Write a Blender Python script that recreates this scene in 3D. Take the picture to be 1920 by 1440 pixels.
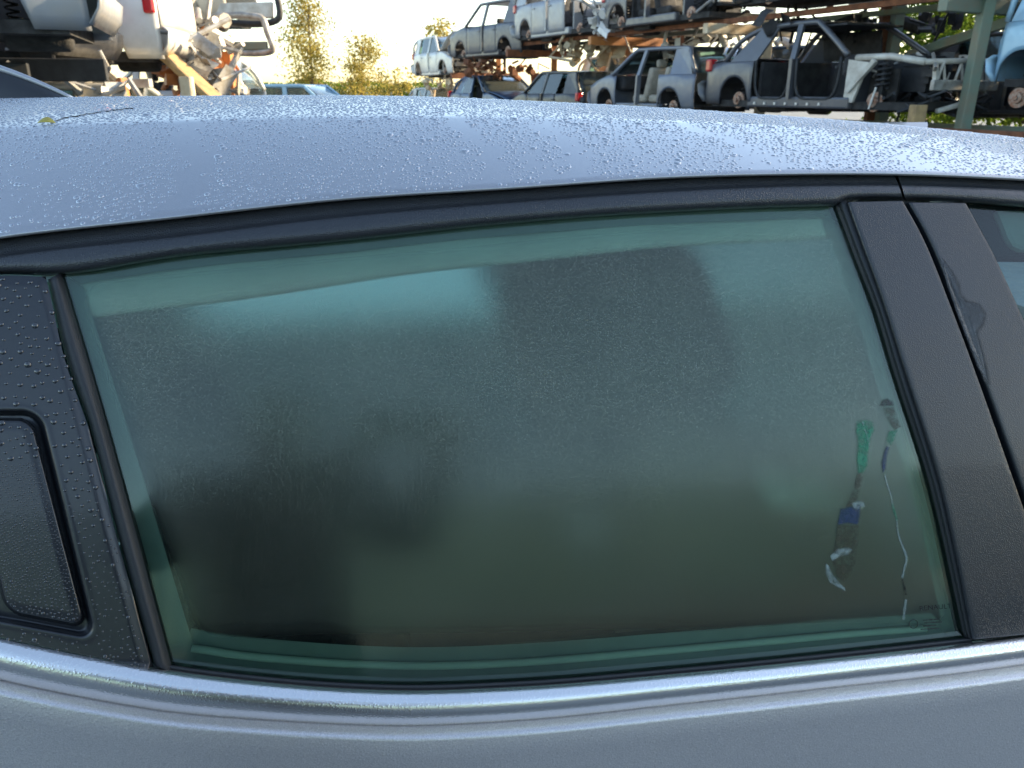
import bpy, bmesh, math, random
import numpy as np
from mathutils import Vector, Matrix

random.seed(7)
rng = np.random.default_rng(7)
for _o in list(bpy.data.objects):
    bpy.data.objects.remove(_o, do_unlink=True)
scene = bpy.context.scene
COL = scene.collection

# ------------------------------------------------------------------ camera
CAM = np.array((0.0, 0.0, 1.48))
PITCH = math.radians(20.9)
FPX, CU, CV = 1440.0, 960.0, 720.0          # focal length and centre in photo pixels
cam_data = bpy.data.cameras.new('camera')
cam_data.sensor_width = 36.0
cam_data.lens = 36.0 * FPX / 1920.0
cam_data.clip_start = 0.01
cam_data.clip_end = 3000.0
cam_data.dof.use_dof = True
cam_data.dof.focus_distance = 0.74
cam_data.dof.aperture_fstop = 16.0
cam = bpy.data.objects.new('camera', cam_data)
COL.objects.link(cam)
cam.location = CAM
cam.rotation_euler = (math.pi / 2 - PITCH, 0, 0)
scene.camera = cam

# ------------------------------------------------------------------ sky, sun, exposure
SUN_AZ = math.radians(17.0)      # from +X towards +Y: from the right, a little ahead
SUN_EL = math.radians(18.0)
world = bpy.data.worlds.new('World')
scene.world = world
world.use_nodes = True
wn = world.node_tree
wn.nodes.clear()
w_out = wn.nodes.new('ShaderNodeOutputWorld')
w_bg = wn.nodes.new('ShaderNodeBackground')
w_sky = wn.nodes.new('ShaderNodeTexSky')
w_sky.sky_type = 'NISHITA'
w_sky.sun_disc = False
w_sky.sun_elevation = SUN_EL
w_sky.sun_rotation = math.pi / 2 - SUN_AZ
w_sky.altitude = 50.0
w_sky.air_density = 1.0
w_sky.dust_density = 0.9
w_sky.ozone_density = 0.25
w_bg.inputs['Strength'].default_value = 0.15
wn.links.new(w_sky.outputs[0], w_bg.inputs[0])
wn.links.new(w_bg.outputs[0], w_out.inputs[0])

sun_data = bpy.data.lights.new('sun', 'SUN')
sun_data.energy = 5.0
sun_data.angle = math.radians(0.6)
sun_data.color = (1.0, 0.80, 0.52)
sun = bpy.data.objects.new('sun', sun_data)
COL.objects.link(sun)
_sd = Vector((math.cos(SUN_EL) * math.cos(SUN_AZ), math.cos(SUN_EL) * math.sin(SUN_AZ), math.sin(SUN_EL)))
sun.rotation_euler = _sd.to_track_quat('Z', 'Y').to_euler()

scene.view_settings.view_transform = 'Standard'
scene.view_settings.look = 'None'
scene.view_settings.gamma = 1.0
scene.view_settings.use_curve_mapping = False
scene.view_settings.exposure = 1.7
scene.render.engine = 'CYCLES'
scene.cycles.use_denoising = True
scene.cycles.max_bounces = 14
scene.cycles.transparent_max_bounces = 16
scene.cycles.sample_clamp_indirect = 8.0

# ------------------------------------------------------------------ materials
MAT = {}


class Nodes:
    def __init__(self, name):
        m = bpy.data.materials.new(name)
        m.use_nodes = True
        self.m = m
        self.t = m.node_tree
        self.t.nodes.clear()
        self.out = self.t.nodes.new('ShaderNodeOutputMaterial')
        MAT[name] = m

    def n(self, kind, ins=None, **props):
        nd = self.t.nodes.new('ShaderNode' + kind)
        for k, v in props.items():
            setattr(nd, k, v)
        for k, v in (ins or {}).items():
            s = nd.inputs[k]
            if isinstance(v, bpy.types.NodeSocket):
                self.t.links.new(v, s)
            else:
                if s.type == 'RGBA' and len(v) == 3:
                    v = (*v, 1.0)
                s.default_value = v
        return nd

    def finish(self, sock):
        self.t.links.new(sock, self.out.inputs['Surface'])
        return self.m

    def coords(self, scale):
        tc = self.n('TexCoord')
        mp = self.n('Mapping', {'Vector': tc.outputs['Object'], 'Scale': scale if hasattr(scale, '__len__') else (scale,) * 3})
        return mp.outputs[0]

    def noise(self, scale, detail=3.0, rough=0.55):
        return self.n('TexNoise', {'Vector': self.coords(1.0), 'Scale': scale, 'Detail': detail, 'Roughness': rough})

    def ramp(self, fac, lo, hi, c0=(0, 0, 0), c1=(1, 1, 1)):
        r = self.n('ValToRGB', {'Fac': fac})
        r.color_ramp.elements[0].position = lo
        r.color_ramp.elements[1].position = hi
        r.color_ramp.elements[0].color = (*c0, 1)
        r.color_ramp.elements[1].color = (*c1, 1)
        return r.outputs[0]


def surface(name, col, rough=0.5, metal=0.0, bump=None, var=0.0, var_scale=6.0, coat=0.0, col2=None, spec=0.5, coat_rough=0.05):
    """Plain procedural surface: colour with slow variation and fine relief. bump = (scale, strength, distance)."""
    N = Nodes(name)
    base = (*col, 1)
    p = N.n('BsdfPrincipled', {'Base Color': base, 'Roughness': rough, 'Metallic': metal, 'Coat Weight': coat,
                               'Coat Roughness': coat_rough, 'Specular IOR Level': spec})
    if var > 0 or col2 is not None:
        nz = N.noise(var_scale, 5.0, 0.62)
        c2 = col2 if col2 is not None else tuple(min(1, c * (1 - var)) for c in col)
        c1 = col if col2 is not None else tuple(min(1, c * (1 + var)) for c in col)
        N.t.links.new(N.ramp(nz.outputs[0], 0.38, 0.66, c1, c2), p.inputs['Base Color'])
        rr = N.n('MapRange', {'Value': nz.outputs[0], 'From Min': 0.3, 'From Max': 0.7, 'To Min': max(0.02, rough * 0.8), 'To Max': min(1, rough * 1.25)})
        N.t.links.new(rr.outputs[0], p.inputs['Roughness'])
    if bump:
        bz = N.noise(bump[0], 2.0, 0.6)
        b = N.n('Bump', {'Height': bz.outputs[0], 'Strength': bump[1], 'Distance': bump[2]})
        N.t.links.new(b.outputs[0], p.inputs['Normal'])
        if coat > 0:
            N.t.links.new(b.outputs[0], p.inputs['Coat Normal'])
    return N.finish(p.outputs[0])


def dew(name, col, rough, metal, coat, scale, strength, dist, flake=0.0):
    """Surface wet with fine dew: voronoi beads as relief over the material."""
    N = Nodes(name)
    co = N.coords(1.0)
    v = N.n('TexVoronoi', {'Vector': co, 'Scale': scale, 'Randomness': 1.0})
    nz = N.n('TexNoise', {'Vector': co, 'Scale': 9.0, 'Detail': 3.0})
    bead = N.n('MapRange', {'Value': v.outputs['Distance'], 'From Min': 0.0, 'From Max': 0.55, 'To Min': 1.0, 'To Max': 0.0}, interpolation_type='SMOOTHSTEP')
    amt = N.n('MapRange', {'Value': nz.outputs[0], 'From Min': 0.3, 'From Max': 0.7, 'To Min': 0.45, 'To Max': 1.1})
    hgt = N.n('Math', {0: bead.outputs[0], 1: amt.outputs[0]}, operation='MULTIPLY')
    b = N.n('Bump', {'Height': hgt.outputs[0], 'Strength': strength, 'Distance': dist})
    p = N.n('BsdfPrincipled', {'Base Color': (*col, 1), 'Roughness': rough, 'Metallic': metal, 'Coat Weight': coat, 'Coat Roughness': 0.06})
    if flake:
        fz = N.n('TexNoise', {'Vector': co, 'Scale': 900.0, 'Detail': 1.0})
        mx = N.ramp(fz.outputs[0], 0.3, 0.75, tuple(c * (1 - flake) for c in col), tuple(min(1, c * (1 + flake)) for c in col))
        N.t.links.new(mx, p.inputs['Base Color'])
    N.t.links.new(b.outputs[0], p.inputs['Normal'])
    N.t.links.new(b.outputs[0], p.inputs['Coat Normal'])
    return N.finish(p.outputs[0])


# the parked car
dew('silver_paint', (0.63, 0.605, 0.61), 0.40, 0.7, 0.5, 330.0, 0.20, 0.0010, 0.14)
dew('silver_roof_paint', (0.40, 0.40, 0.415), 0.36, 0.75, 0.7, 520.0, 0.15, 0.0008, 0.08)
dew('chrome_strip', (0.92, 0.89, 0.86), 0.27, 1.0, 0.0, 420.0, 0.20, 0.0008)
dew('black_trim', (0.022, 0.025, 0.030), 0.36, 0.0, 0.35, 620.0, 0.45, 0.0009)
dew('black_pillar', (0.013, 0.015, 0.019), 0.42, 0.0, 0.35, 760.0, 0.34, 0.0009)
surface('black_gloss', (0.013, 0.015, 0.019), 0.34, 0, (300, 0.12, 0.0005), 0.0, coat=0.3)
surface('rubber', (0.018, 0.020, 0.023), 0.55, 0, (900, 0.35, 0.0006), 0.0)
surface('water_on_silver', (0.40, 0.41, 0.43), 0.10, 0.75, None, coat=1.0)
surface('water_on_black', (0.020, 0.023, 0.028), 0.10, 0.0, None, coat=1.0)
surface('seat_fabric', (0.007, 0.008, 0.011), 0.9, 0, (260, 0.4, 0.002), 0.2)
surface('seat_grey', (0.055, 0.050, 0.038), 0.9, 0, (260, 0.4, 0.002), 0.2)
surface('trim_grey', (0.26, 0.27, 0.26), 0.7, 0, (200, 0.2, 0.001), 0.1)
surface('headliner', (0.66, 0.66, 0.62), 0.9, 0, (220, 0.2, 0.001), 0.08)
surface('door_card_grey', (0.60, 0.60, 0.55), 0.8, 0, (200, 0.2, 0.001), 0.12)
surface('carpet', (0.22, 0.22, 0.20), 0.95, 0, (300, 0.5, 0.002), 0.2)
surface('leaf_yellow', (0.35, 0.30, 0.06), 0.6, 0, None, 0.2, 60)
surface('glass_print', (0.010, 0.014, 0.014), 0.6)

# ------------------------------------------------------------------ mesh helpers
def tag(o, label=None, cat=None, group=None, kind=None):
    for k, v in (('label', label), ('category', cat), ('group', group), ('kind', kind)):
        if v:
            o[k] = v
    return o


def empty(name, loc=(0, 0, 0), rz=0.0, parent=None):
    o = bpy.data.objects.new(name, None)
    COL.objects.link(o)
    o.location = loc
    o.rotation_euler = (0, 0, rz)
    o.empty_display_size = 0.1
    o.parent = parent
    return o


def mesh_obj(name, verts, faces, mat, parent=None, smooth=True, mats=None):
    me = bpy.data.meshes.new(name)
    me.from_pydata([tuple(map(float, v)) for v in verts], [], [tuple(int(i) for i in f) for f in faces])
    me.update()
    if smooth:
        me.polygons.foreach_set('use_smooth', [True] * len(me.polygons))
    o = bpy.data.objects.new(name, me)
    COL.objects.link(o)
    me.materials.append(MAT[mat])
    o.parent = parent
    return o


def grid_faces(nu, nv, base=0, flip=False):
    f = []
    for i in range(nu - 1):
        for j in range(nv - 1):
            a = base + i * nv + j
            q = (a, a + nv, a + nv + 1, a + 1)
            f.append(q[::-1] if flip else q)
    return f


def polyline(pts, n=None, t=None):
    """Smooth (Catmull-Rom) resampling of a 2D/3D polyline by arc length."""
    P = np.array(pts, float)
    d = np.r_[0, np.cumsum(np.linalg.norm(np.diff(P, axis=0), axis=1))]
    if t is None:
        t = np.linspace(0, 1, n)
    s = np.asarray(t) * d[-1]
    m = np.empty_like(P)
    m[1:-1] = ((P[2:] - P[:-2]) / (d[2:] - d[:-2])[:, None]) if len(P) > 2 else m[1:-1]
    m[0] = (P[1] - P[0]) / (d[1] - d[0])
    m[-1] = (P[-1] - P[-2]) / (d[-1] - d[-2])
    k = np.clip(np.searchsorted(d, s, side='right') - 1, 0, len(P) - 2)
    h = (d[k + 1] - d[k])[:, None]
    x = ((s - d[k])[:, None]) / h
    return ((2 * x**3 - 3 * x**2 + 1) * P[k] + (x**3 - 2 * x**2 + x) * h * m[k]
            + (-2 * x**3 + 3 * x**2) * P[k + 1] + (x**3 - x**2) * h * m[k + 1])


def by_u(pts, u):
    """v of a polyline at given u (smooth)."""
    P = np.array(pts, float)
    d = P[:, 0]
    m = np.gradient(P[:, 1], d)
    u = np.asarray(u, float)
    k = np.clip(np.searchsorted(d, u, side='right') - 1, 0, len(P) - 2)
    h = d[k + 1] - d[k]
    x = (u - d[k]) / h
    inside = ((2 * x**3 - 3 * x**2 + 1) * P[k, 1] + (x**3 - 2 * x**2 + x) * h * m[k]
              + (-2 * x**3 + 3 * x**2) * P[k + 1, 1] + (x**3 - x**2) * h * m[k + 1])
    lo = P[0, 1] + (u - d[0]) * m[0]
    hi = P[-1, 1] + (u - d[-1]) * m[-1]
    return np.where(u < d[0], lo, np.where(u > d[-1], hi, inside))


# ------------------------------------------------------------------ the car's flank, a barrel-curved leaning surface
cp, sp = math.cos(PITCH), math.sin(PITCH)
FW, UPV, RT = np.array((0, cp, -sp)), np.array((0, sp, cp)), np.array((1.0, 0, 0))


def ray(u, v):
    u, v = np.broadcast_arrays(np.asarray(u, float), np.asarray(v, float))
    return FW + ((u - CU) / FPX)[..., None] * RT - ((v - CV) / FPX)[..., None] * UPV


def at(u, v, Y):
    """World point seen at photo pixel (u, v) at distance Y ahead of the camera."""
    d = ray(u, v)
    return CAM + d * (Y / d[..., 1])[..., None]


YAW, LEAN = math.radians(8.0), math.radians(22.0)
AX = np.array((math.cos(YAW), math.sin(YAW), 0.0))         # along the car, towards its nose
LAT = np.array((-math.sin(YAW), math.cos(YAW), 0.0))       # across the car, away from the camera
NRM = -LAT * math.cos(LEAN) + np.array((0, 0, 1.0)) * math.sin(LEAN)
BX = LAT * math.sin(LEAN) + np.array((0, 0, 1.0)) * math.cos(LEAN)
CEN = CAM + ray(960, 840) * 0.68
KB, KA = 0.34, 0.035


def side(u, v, off=0.0):
    """Point of the flank (raised by off, metres) that the photo shows at pixel (u, v)."""
    d = ray(u, v)
    off = np.asarray(off, float)
    w = CAM - CEN
    dn, da, db = d @ NRM, d @ AX, d @ BX
    wn_, wa, wb = w @ NRM, w @ AX, w @ BX
    t = (off - wn_) / dn
    for _ in range(8):
        a, b = wa + t * da, wb + t * db
        f = wn_ + t * dn + KB * b * b + KA * a * a - off
        t = t - f / (dn + 2 * KB * b * db + 2 * KA * a * da)
    return CAM + d * t[..., None]


def side_ab(a, b, off=0.0):
    """Point of the flank from its own coordinates (a along, b up the lean)."""
    a, b = np.broadcast_arrays(np.asarray(a, float), np.asarray(b, float))
    return CEN + a[..., None] * AX + b[..., None] * BX + (off - KB * b * b - KA * a * a)[..., None] * NRM


def car_pt(a, l, z):
    """World point from car coordinates: a along (0 at the window's middle), l across from the near glass, z height."""
    return np.array((CEN[0], CEN[1], 0.0)) + a * AX + l * LAT + np.array((0, 0, z))


def rim(verts, faces, loop, depth):
    """Adds a skirt from a boundary loop inwards along -NRM."""
    n0 = len(verts)
    for i in loop:
        verts.append(np.array(verts[i]) - NRM * depth)
    k = len(loop)
    for i in range(k):
        j = (i + 1) % k
        faces.append((loop[i], loop[j], n0 + j, n0 + i))


def grid_loop(nu, nv):
    L = [i * nv for i in range(nu)] + [(nu - 1) * nv + j for j in range(1, nv)]
    L += [i * nv + nv - 1 for i in range(nu - 2, -1, -1)] + [j for j in range(nv - 2, 0, -1)]
    return L


def fix_normals(o):
    bm = bmesh.new()
    bm.from_mesh(o.data)
    bmesh.ops.recalc_face_normals(bm, faces=bm.faces)
    bm.to_mesh(o.data)
    bm.free()


def orient(o, d):
    """Turns an open sheet so that its faces look along d."""
    bm = bmesh.new()
    bm.from_mesh(o.data)
    bmesh.ops.recalc_face_normals(bm, faces=bm.faces)
    s = sum(f.normal.dot(Vector(d)) * f.calc_area() for f in bm.faces)
    if s < 0:
        bmesh.ops.reverse_faces(bm, faces=bm.faces)
    bm.to_mesh(o.data)
    bm.free()
    return o


def bevel(o, w, seg=3, angle=35):
    m = o.modifiers.new('bevel', 'BEVEL')
    m.width = w
    m.segments = seg
    m.limit_method = 'ANGLE'
    m.angle_limit = math.radians(angle)
    m.harden_normals = False
    return o


def side_patch(name, top, bot, mat, parent, off=0.0, depth=0.008, nu=60, nv=12, bev=0.0015, off_fn=None):
    """Panel of the flank ruled between two pixel polylines, with a rim folded inwards."""
    T, B = polyline(top, nu), polyline(bot, nu)
    k = np.linspace(0, 1, nv)
    UV = T[:, None, :] * (1 - k)[None, :, None] + B[:, None, :] * k[None, :, None]
    o_ = off if off_fn is None else off_fn(np.linspace(0, 1, nu)[:, None], k[None, :])
    P = side(UV[..., 0], UV[..., 1], o_)
    verts = list(P.reshape(-1, 3))
    faces = grid_faces(nu, nv)
    if depth:
        rim(verts, faces, grid_loop(nu, nv), depth)
    o = mesh_obj(name, verts, faces, mat, parent)
    fix_normals(o)
    if bev:
        bevel(o, bev)
    return o


def side_strip(name, edges, offs, mat, parent, u, closed_ends=True):
    """Moulding swept along the flank: edges are pixel polylines v(u) from top to bottom, offs their heights."""
    u = np.asarray(u, float)
    cols = []
    for e, of in zip(edges, offs):
        cols.append(side(u, by_u(e, u) if not callable(e) else e(u), of))
    P = np.stack(cols, 1)
    verts = list(P.reshape(-1, 3))
    faces = grid_faces(len(u), len(edges))
    o = mesh_obj(name, verts, faces, mat, parent)
    return o


def sdf_round_poly(U, V, poly, r):
    """Signed distance (negative inside) to a convex polygon with rounded corners, pixels."""
    Pp = np.array(poly, float)
    c = Pp.mean(0)
    area = 0.5 * np.sum(Pp[:, 0] * np.roll(Pp[:, 1], -1) - np.roll(Pp[:, 0], -1) * Pp[:, 1])
    d_in = np.full(np.shape(U), -1e9)
    n = len(Pp)
    L = []
    for i in range(n):
        p, q = Pp[i], Pp[(i + 1) % n]
        e = (q - p) / np.linalg.norm(q - p)
        nn = np.array((e[1], -e[0])) * (1 if area > 0 else -1)
        L.append((U - p[0]) * nn[0] + (V - p[1]) * nn[1] + r)
    L = np.stack(L)
    mx = L.max(0)
    pos = np.maximum(L, 0)
    top2 = np.sort(pos, axis=0)[-2:]
    out = np.sqrt((top2 ** 2).sum(0))
    return np.where(mx <= 0, mx, out) - r


def sstep(x, a, b):
    t = np.clip((x - a) / (b - a), 0, 1)
    return t * t * (3 - 2 * t)

# ------------------------------------------------------------------ glass
def glass_materials():
    # clear green-tinted car glass
    N = Nodes('clear_glass')
    fr = N.n('Fresnel', {'IOR': 1.5})
    tr = N.n('BsdfTransparent', {'Color': (0.62, 0.88, 0.78, 1)})
    gl = N.n('BsdfGlossy', {'Color': (1, 1, 1, 1), 'Roughness': 0.03})
    mx = N.n('MixShader', {0: fr.outputs[0], 1: tr.outputs[0], 2: gl.outputs[0]})
    N.finish(mx.outputs[0])
    # far panes misted over: they glow with the sky behind them
    N = Nodes('far_misted_glass')
    nz = N.noise(60.0, 3.0, 0.6)
    tr = N.n('BsdfTransparent', {'Color': (0.50, 0.76, 0.68, 1)})
    tl = N.n('BsdfTranslucent', {'Color': (0.42, 0.72, 0.74, 1)})
    fac = N.n('MapRange', {'Value': nz.outputs[0], 'From Min': 0.3, 'From Max': 0.7, 'To Min': 0.32, 'To Max': 0.60})
    N.finish(N.n('MixShader', {0: fac.outputs[0], 1: tr.outputs[0], 2: tl.outputs[0]}).outputs[0])
    # the same glass misted with condensation: 'fog' attribute = how thick the mist is
    N = Nodes('misted_glass')
    co = N.coords(1.0)
    fog = N.n('Attribute', attribute_name='fog', attribute_type='GEOMETRY')
    v1 = N.n('TexVoronoi', {'Vector': co, 'Scale': 500.0, 'Randomness': 1.0})
    v2 = N.n('TexVoronoi', {'Vector': co, 'Scale': 900.0, 'Randomness': 1.0})
    n2 = N.n('TexNoise', {'Vector': co, 'Scale': 14.0, 'Detail': 4.0, 'Roughness': 0.6})
    d1 = N.n('MapRange', {'Value': v1.outputs['Distance'], 'From Min': 0.12, 'From Max': 0.42, 'To Min': 1.0, 'To Max': 0.0}, interpolation_type='SMOOTHSTEP')
    d2 = N.n('MapRange', {'Value': v2.outputs['Distance'], 'From Min': 0.10, 'From Max': 0.45, 'To Min': 1.0, 'To Max': 0.0}, interpolation_type='SMOOTHSTEP')
    rb = N.n('SeparateColor', {0: v1.outputs['Color']})
    r1 = N.n('Math', {0: d1.outputs[0], 1: rb.outputs[0]}, operation='MULTIPLY')
    hgt = N.n('Math', {0: r1.outputs[0], 1: d2.outputs[0]}, operation='ADD')
    fmul = N.n('Math', {0: fog.outputs['Fac'], 1: 0.10}, operation='MULTIPLY')
    bmp = N.n('Bump', {'Height': hgt.outputs[0], 'Strength': fmul.outputs[0], 'Distance': 0.0006})
    grain = N.n('MapRange', {'Value': hgt.outputs[0], 'From Min': 0.0, 'From Max': 1.3, 'To Min': 0.42, 'To Max': 1.75})
    slow = N.n('MapRange', {'Value': n2.outputs[0], 'From Min': 0.3, 'From Max': 0.7, 'To Min': 0.78, 'To Max': 1.18})
    dens = N.n('Math', {0: fog.outputs['Fac'], 1: grain.outputs[0]}, operation='MULTIPLY')
    dens = N.n('Math', {0: dens.outputs[0], 1: slow.outputs[0]}, operation='MULTIPLY')
    dens = N.n('Math', {0: dens.outputs[0], 1: 1.0}, operation='MINIMUM')
    tint = (0.64, 0.86, 0.74, 1)
    rgh = N.n('MapRange', {'Value': fog.outputs['Fac'], 'From Min': 0.0, 'From Max': 0.35, 'To Min': 0.15, 'To Max': 0.55})
    refr = N.n('BsdfRefraction', {'Color': tint, 'Roughness': rgh.outputs[0], 'IOR': 1.16, 'Normal': bmp.outputs[0]})
    tra = N.n('BsdfTransparent', {'Color': tint})
    cl = N.n('MapRange', {'Value': fog.outputs['Fac'], 'From Min': 0.02, 'From Max': 0.22, 'To Min': 0.0, 'To Max': 1.0})
    see = N.n('MixShader', {0: cl.outputs[0], 1: tra.outputs[0], 2: refr.outputs[0]})
    mist_r = N.n('BsdfDiffuse', {'Color': (0.72, 0.75, 0.58, 1), 'Normal': bmp.outputs[0]})
    mist_t = N.n('BsdfTranslucent', {'Color': (0.50, 0.68, 0.56, 1), 'Normal': bmp.outputs[0]})
    mist = N.n('MixShader', {0: 0.35, 1: mist_r.outputs[0], 2: mist_t.outputs[0]})
    dm = N.n('Math', {0: dens.outputs[0], 1: 0.21}, operation='MULTIPLY')
    body = N.n('MixShader', {0: dm.outputs[0], 1: see.outputs[0], 2: mist.outputs[0]})
    fr0 = N.n('Fresnel', {'IOR': 1.75, 'Normal': bmp.outputs[0]})       # both faces of the pane together
    spk = N.n('MapRange', {'Value': hgt.outputs[0], 'From Min': 0.0, 'From Max': 1.3, 'To Min': 0.74, 'To Max': 1.5})
    spm = N.n('Mix', {0: fog.outputs['Fac'], 2: 1.0, 3: spk.outputs[0]})
    fr = N.n('Math', {0: fr0.outputs[0], 1: spm.outputs[0]}, operation='MULTIPLY')
    grg = N.n('MapRange', {'Value': fog.outputs['Fac'], 'From Min': 0.0, 'From Max': 0.4, 'To Min': 0.08, 'To Max': 0.17})
    gl = N.n('BsdfGlossy', {'Color': (0.84, 1.0, 0.90, 1), 'Roughness': grg.outputs[0], 'Normal': bmp.outputs[0]})
    mx = N.n('MixShader', {0: fr.outputs[0], 1: body.outputs[0], 2: gl.outputs[0]})
    N.finish(mx.outputs[0])


glass_materials()

# ------------------------------------------------------------------ outlines of the flank, traced in photo pixels
GUT = [(-300, 490), (0, 441), (320, 405), (640, 370), (960, 349), (1280, 328), (1480, 323), (1680, 323), (1920, 333), (2200, 352), (2600, 392)]
STEP = [(-300, 529), (0, 478), (320, 442), (640, 404), (960, 377), (1280, 355), (1480, 347), (1680, 345), (1920, 354), (2200, 373), (2600, 413)]
FBOT = [(-300, 572), (0, 513), (112, 514), (320, 483), (640, 452), (960, 418), (1280, 396), (1440, 389), (1545, 386), (1566, 385), (1586, 376), (1606, 374), (1700, 374), (1815, 379), (1920, 388), (2200, 408), (2600, 450)]
GLASS_B = [(300, 1250), (480, 1270), (640, 1282), (740, 1286), (960, 1279), (1280, 1252), (1600, 1220), (1830, 1198)]
CH_T = [(-300, 1112), (0, 1192), (167, 1227), (320, 1256), (480, 1276), (640, 1289), (740, 1293), (960, 1287), (1280, 1261), (1600, 1229), (1805, 1206), (1920, 1192), (2250, 1150), (2700, 1095)]
CH_B = [(-300, 1190), (0, 1275), (167, 1310), (320, 1335), (480, 1349), (640, 1358), (740, 1361), (960, 1352), (1280, 1320), (1600, 1285), (1805, 1262), (1920, 1246), (2250, 1203), (2700, 1140)]
GL_L = [(107, 505), (190, 783), (259, 1036), (320, 1262)]                       # left edge of the glass
GL_R = [(1565, 382), (1608, 496), (1643, 586), (1677, 700), (1746, 918), (1809, 1200)]
BP1_L = [(1590, 377), (1620, 461), (1656, 560), (1700, 700), (1761, 895), (1791, 1023), (1826, 1201)]
BP1_R = [(1694, 375), (1737, 455), (1786, 577), (1832, 700), (1921, 953), (1964, 1080), (2000, 1184)]
BP2_L = [(1704, 378), (1746, 455), (1796, 577), (1842, 700), (1931, 953), (1974, 1080), (2010, 1183)]
BP2_R = [(1812, 379), (1868, 483), (1920, 596), (1962, 690), (2048, 900), (2150, 1164)]
CP_R = [(88, 528), (121, 673), (167, 806), (219, 1007), (288, 1252)]             # right edge of the corner panel
SILH = [(-400, 187), (0, 184), (300, 181), (600, 179), (800, 182), (1000, 190), (1200, 200), (1400, 213), (1600, 228), (1750, 243), (1920, 263), (2300, 310)]

car = empty('parked_car', car_pt(0, 0.68, 0.0))
tag(car, 'silver wet car with misted side window filling the foreground', 'car')
CAR_M = Matrix.Translation(car.location)


def adopt(o, parent):
    """Parent without moving: all car meshes are modelled in world coordinates."""
    if parent is car:
        o.parent = car
        o.matrix_parent_inverse = CAR_M.inverted()
    else:
        o.parent = parent
    return o


def strip_rows(name, rows, mat, parent, n=120):
    """rows: (v(u) function or polyline, offset, u_start, u_end) from top to bottom."""
    cols = []
    for e, of, u0, u1 in rows:
        u = np.linspace(u0, u1, n)
        cols.append(side(u, e(u) if callable(e) else by_u(e, u), of))
    P = np.stack(cols, 1)
    o = mesh_obj(name, list(P.reshape(-1, 3)), grid_faces(n, len(rows)), mat)
    fix_normals(o)
    return adopt(o, parent)


def mixv(A, B, k, d=0.0):
    return lambda u: by_u(A, u) * (1 - k) + by_u(B, u) * k + d


# --- rear door skin below the chrome strip, then the door's own pieces
def door_skin(name, u0, u1, parent, n=90):
    u = np.linspace(u0, u1, n)
    rows = [side(u, by_u(CH_B, u) - 8, -0.012), side(u, by_u(CH_B, u) + 1, -0.0010), side(u, by_u(CH_B, u) + 4, 0.0010),
            side(u, by_u(CH_B, u) + 14, 0.0066), side(u, by_u(CH_B, u) + 20, 0.0098), side(u, by_u(CH_B, u) + 24, 0.0110)]
    base = side(u, by_u(CH_B, u) + 30, 0.0116)
    rows.append(base)
    prof = [(0.02, -0.0015), (0.05, -0.004), (0.10, -0.009), (0.18, -0.016), (0.28, -0.020), (0.36, -0.018), (0.40, -0.006), (0.44, -0.002), (0.55, 0.008), (0.66, 0.03), (0.70, 0.06)]
    for dz, dl in prof:
        rows.append(base + LAT * dl - np.array((0, 0, dz)))
    P = np.stack(rows, 1)
    o = mesh_obj(name, list(P.reshape(-1, 3)), grid_faces(n, len(rows)), 'silver_paint')
    fix_normals(o)
    return adopt(o, parent)


rear_door = door_skin('rear_door', -330, 1996, car, 120)
front_door = door_skin('front_door', 2006, 3900, car, 60)


def uend(k):           # the seam between the two door frames runs slightly forward on its way down
    return 1677 + 17 * k


def frame_rows(u0, u1, seam_left):
    ks = [(-4, -0.014, 'g'), (1.0, -0.007, 'g'), (7, -0.003, 'g')]
    R = []
    def ends(k):
        return (u0, uend(k)) if seam_left else (uend(k) + 5, u1)
    R.append((mixv(GUT, STEP, 0.0, -5), -0.016, *ends(0)))
    R.append((mixv(GUT, STEP, 0.05), -0.0090, *ends(0)))
    R.append((mixv(GUT, STEP, 0.40), -0.0065, *ends(0.1)))
    R.append((mixv(GUT, STEP, 0.80), -0.0050, *ends(0.3)))
    R.append((mixv(GUT, STEP, 0.97), -0.0042, *ends(0.4)))
    R.append((mixv(GUT, STEP, 1.06), -0.0010, *ends(0.42)))
    for k, of in ((0.10, 0.0008), (0.30, 0.0024), (0.50, 0.0030), (0.70, 0.0022), (0.86, -0.0005), (0.95, -0.0040)):
        R.append((mixv(STEP, FBOT, k), of, *ends(0.45 + 0.5 * k)))
    R.append((mixv(STEP, FBOT, 1.0), -0.0085, *ends(1)))
    R.append((mixv(STEP, FBOT, 1.0, 2), -0.0180, *ends(1)))
    return R


strip_rows('window_frame', frame_rows(-330, 0, True), 'black_trim', rear_door, 260)
strip_rows('window_frame', frame_rows(0, 3300, False), 'black_trim', front_door, 110)

# --- chrome belt strip and the rubber sill wiper above it
def chrome(u0, u1, parent, n):
    R = [(mixv(CH_T, CH_B, 0.0, -2), -0.012)]
    for k, of in ((0.0, -0.004), (0.06, 0.0026), (0.16, 0.0060), (0.28, 0.0092), (0.42, 0.0116), (0.56, 0.0124), (0.70, 0.0112), (0.83, 0.0078), (0.93, 0.0034), (0.985, 0.0008), (1.0, -0.004)):
        R.append((mixv(CH_T, CH_B, k), of))
    return strip_rows('belt_moulding', [(f, o, u0, u1) for f, o in R], 'chrome_strip', parent, n)


chrome(-330, 1997, rear_door, 200)
chrome(2005, 3900, front_door, 80)


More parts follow.
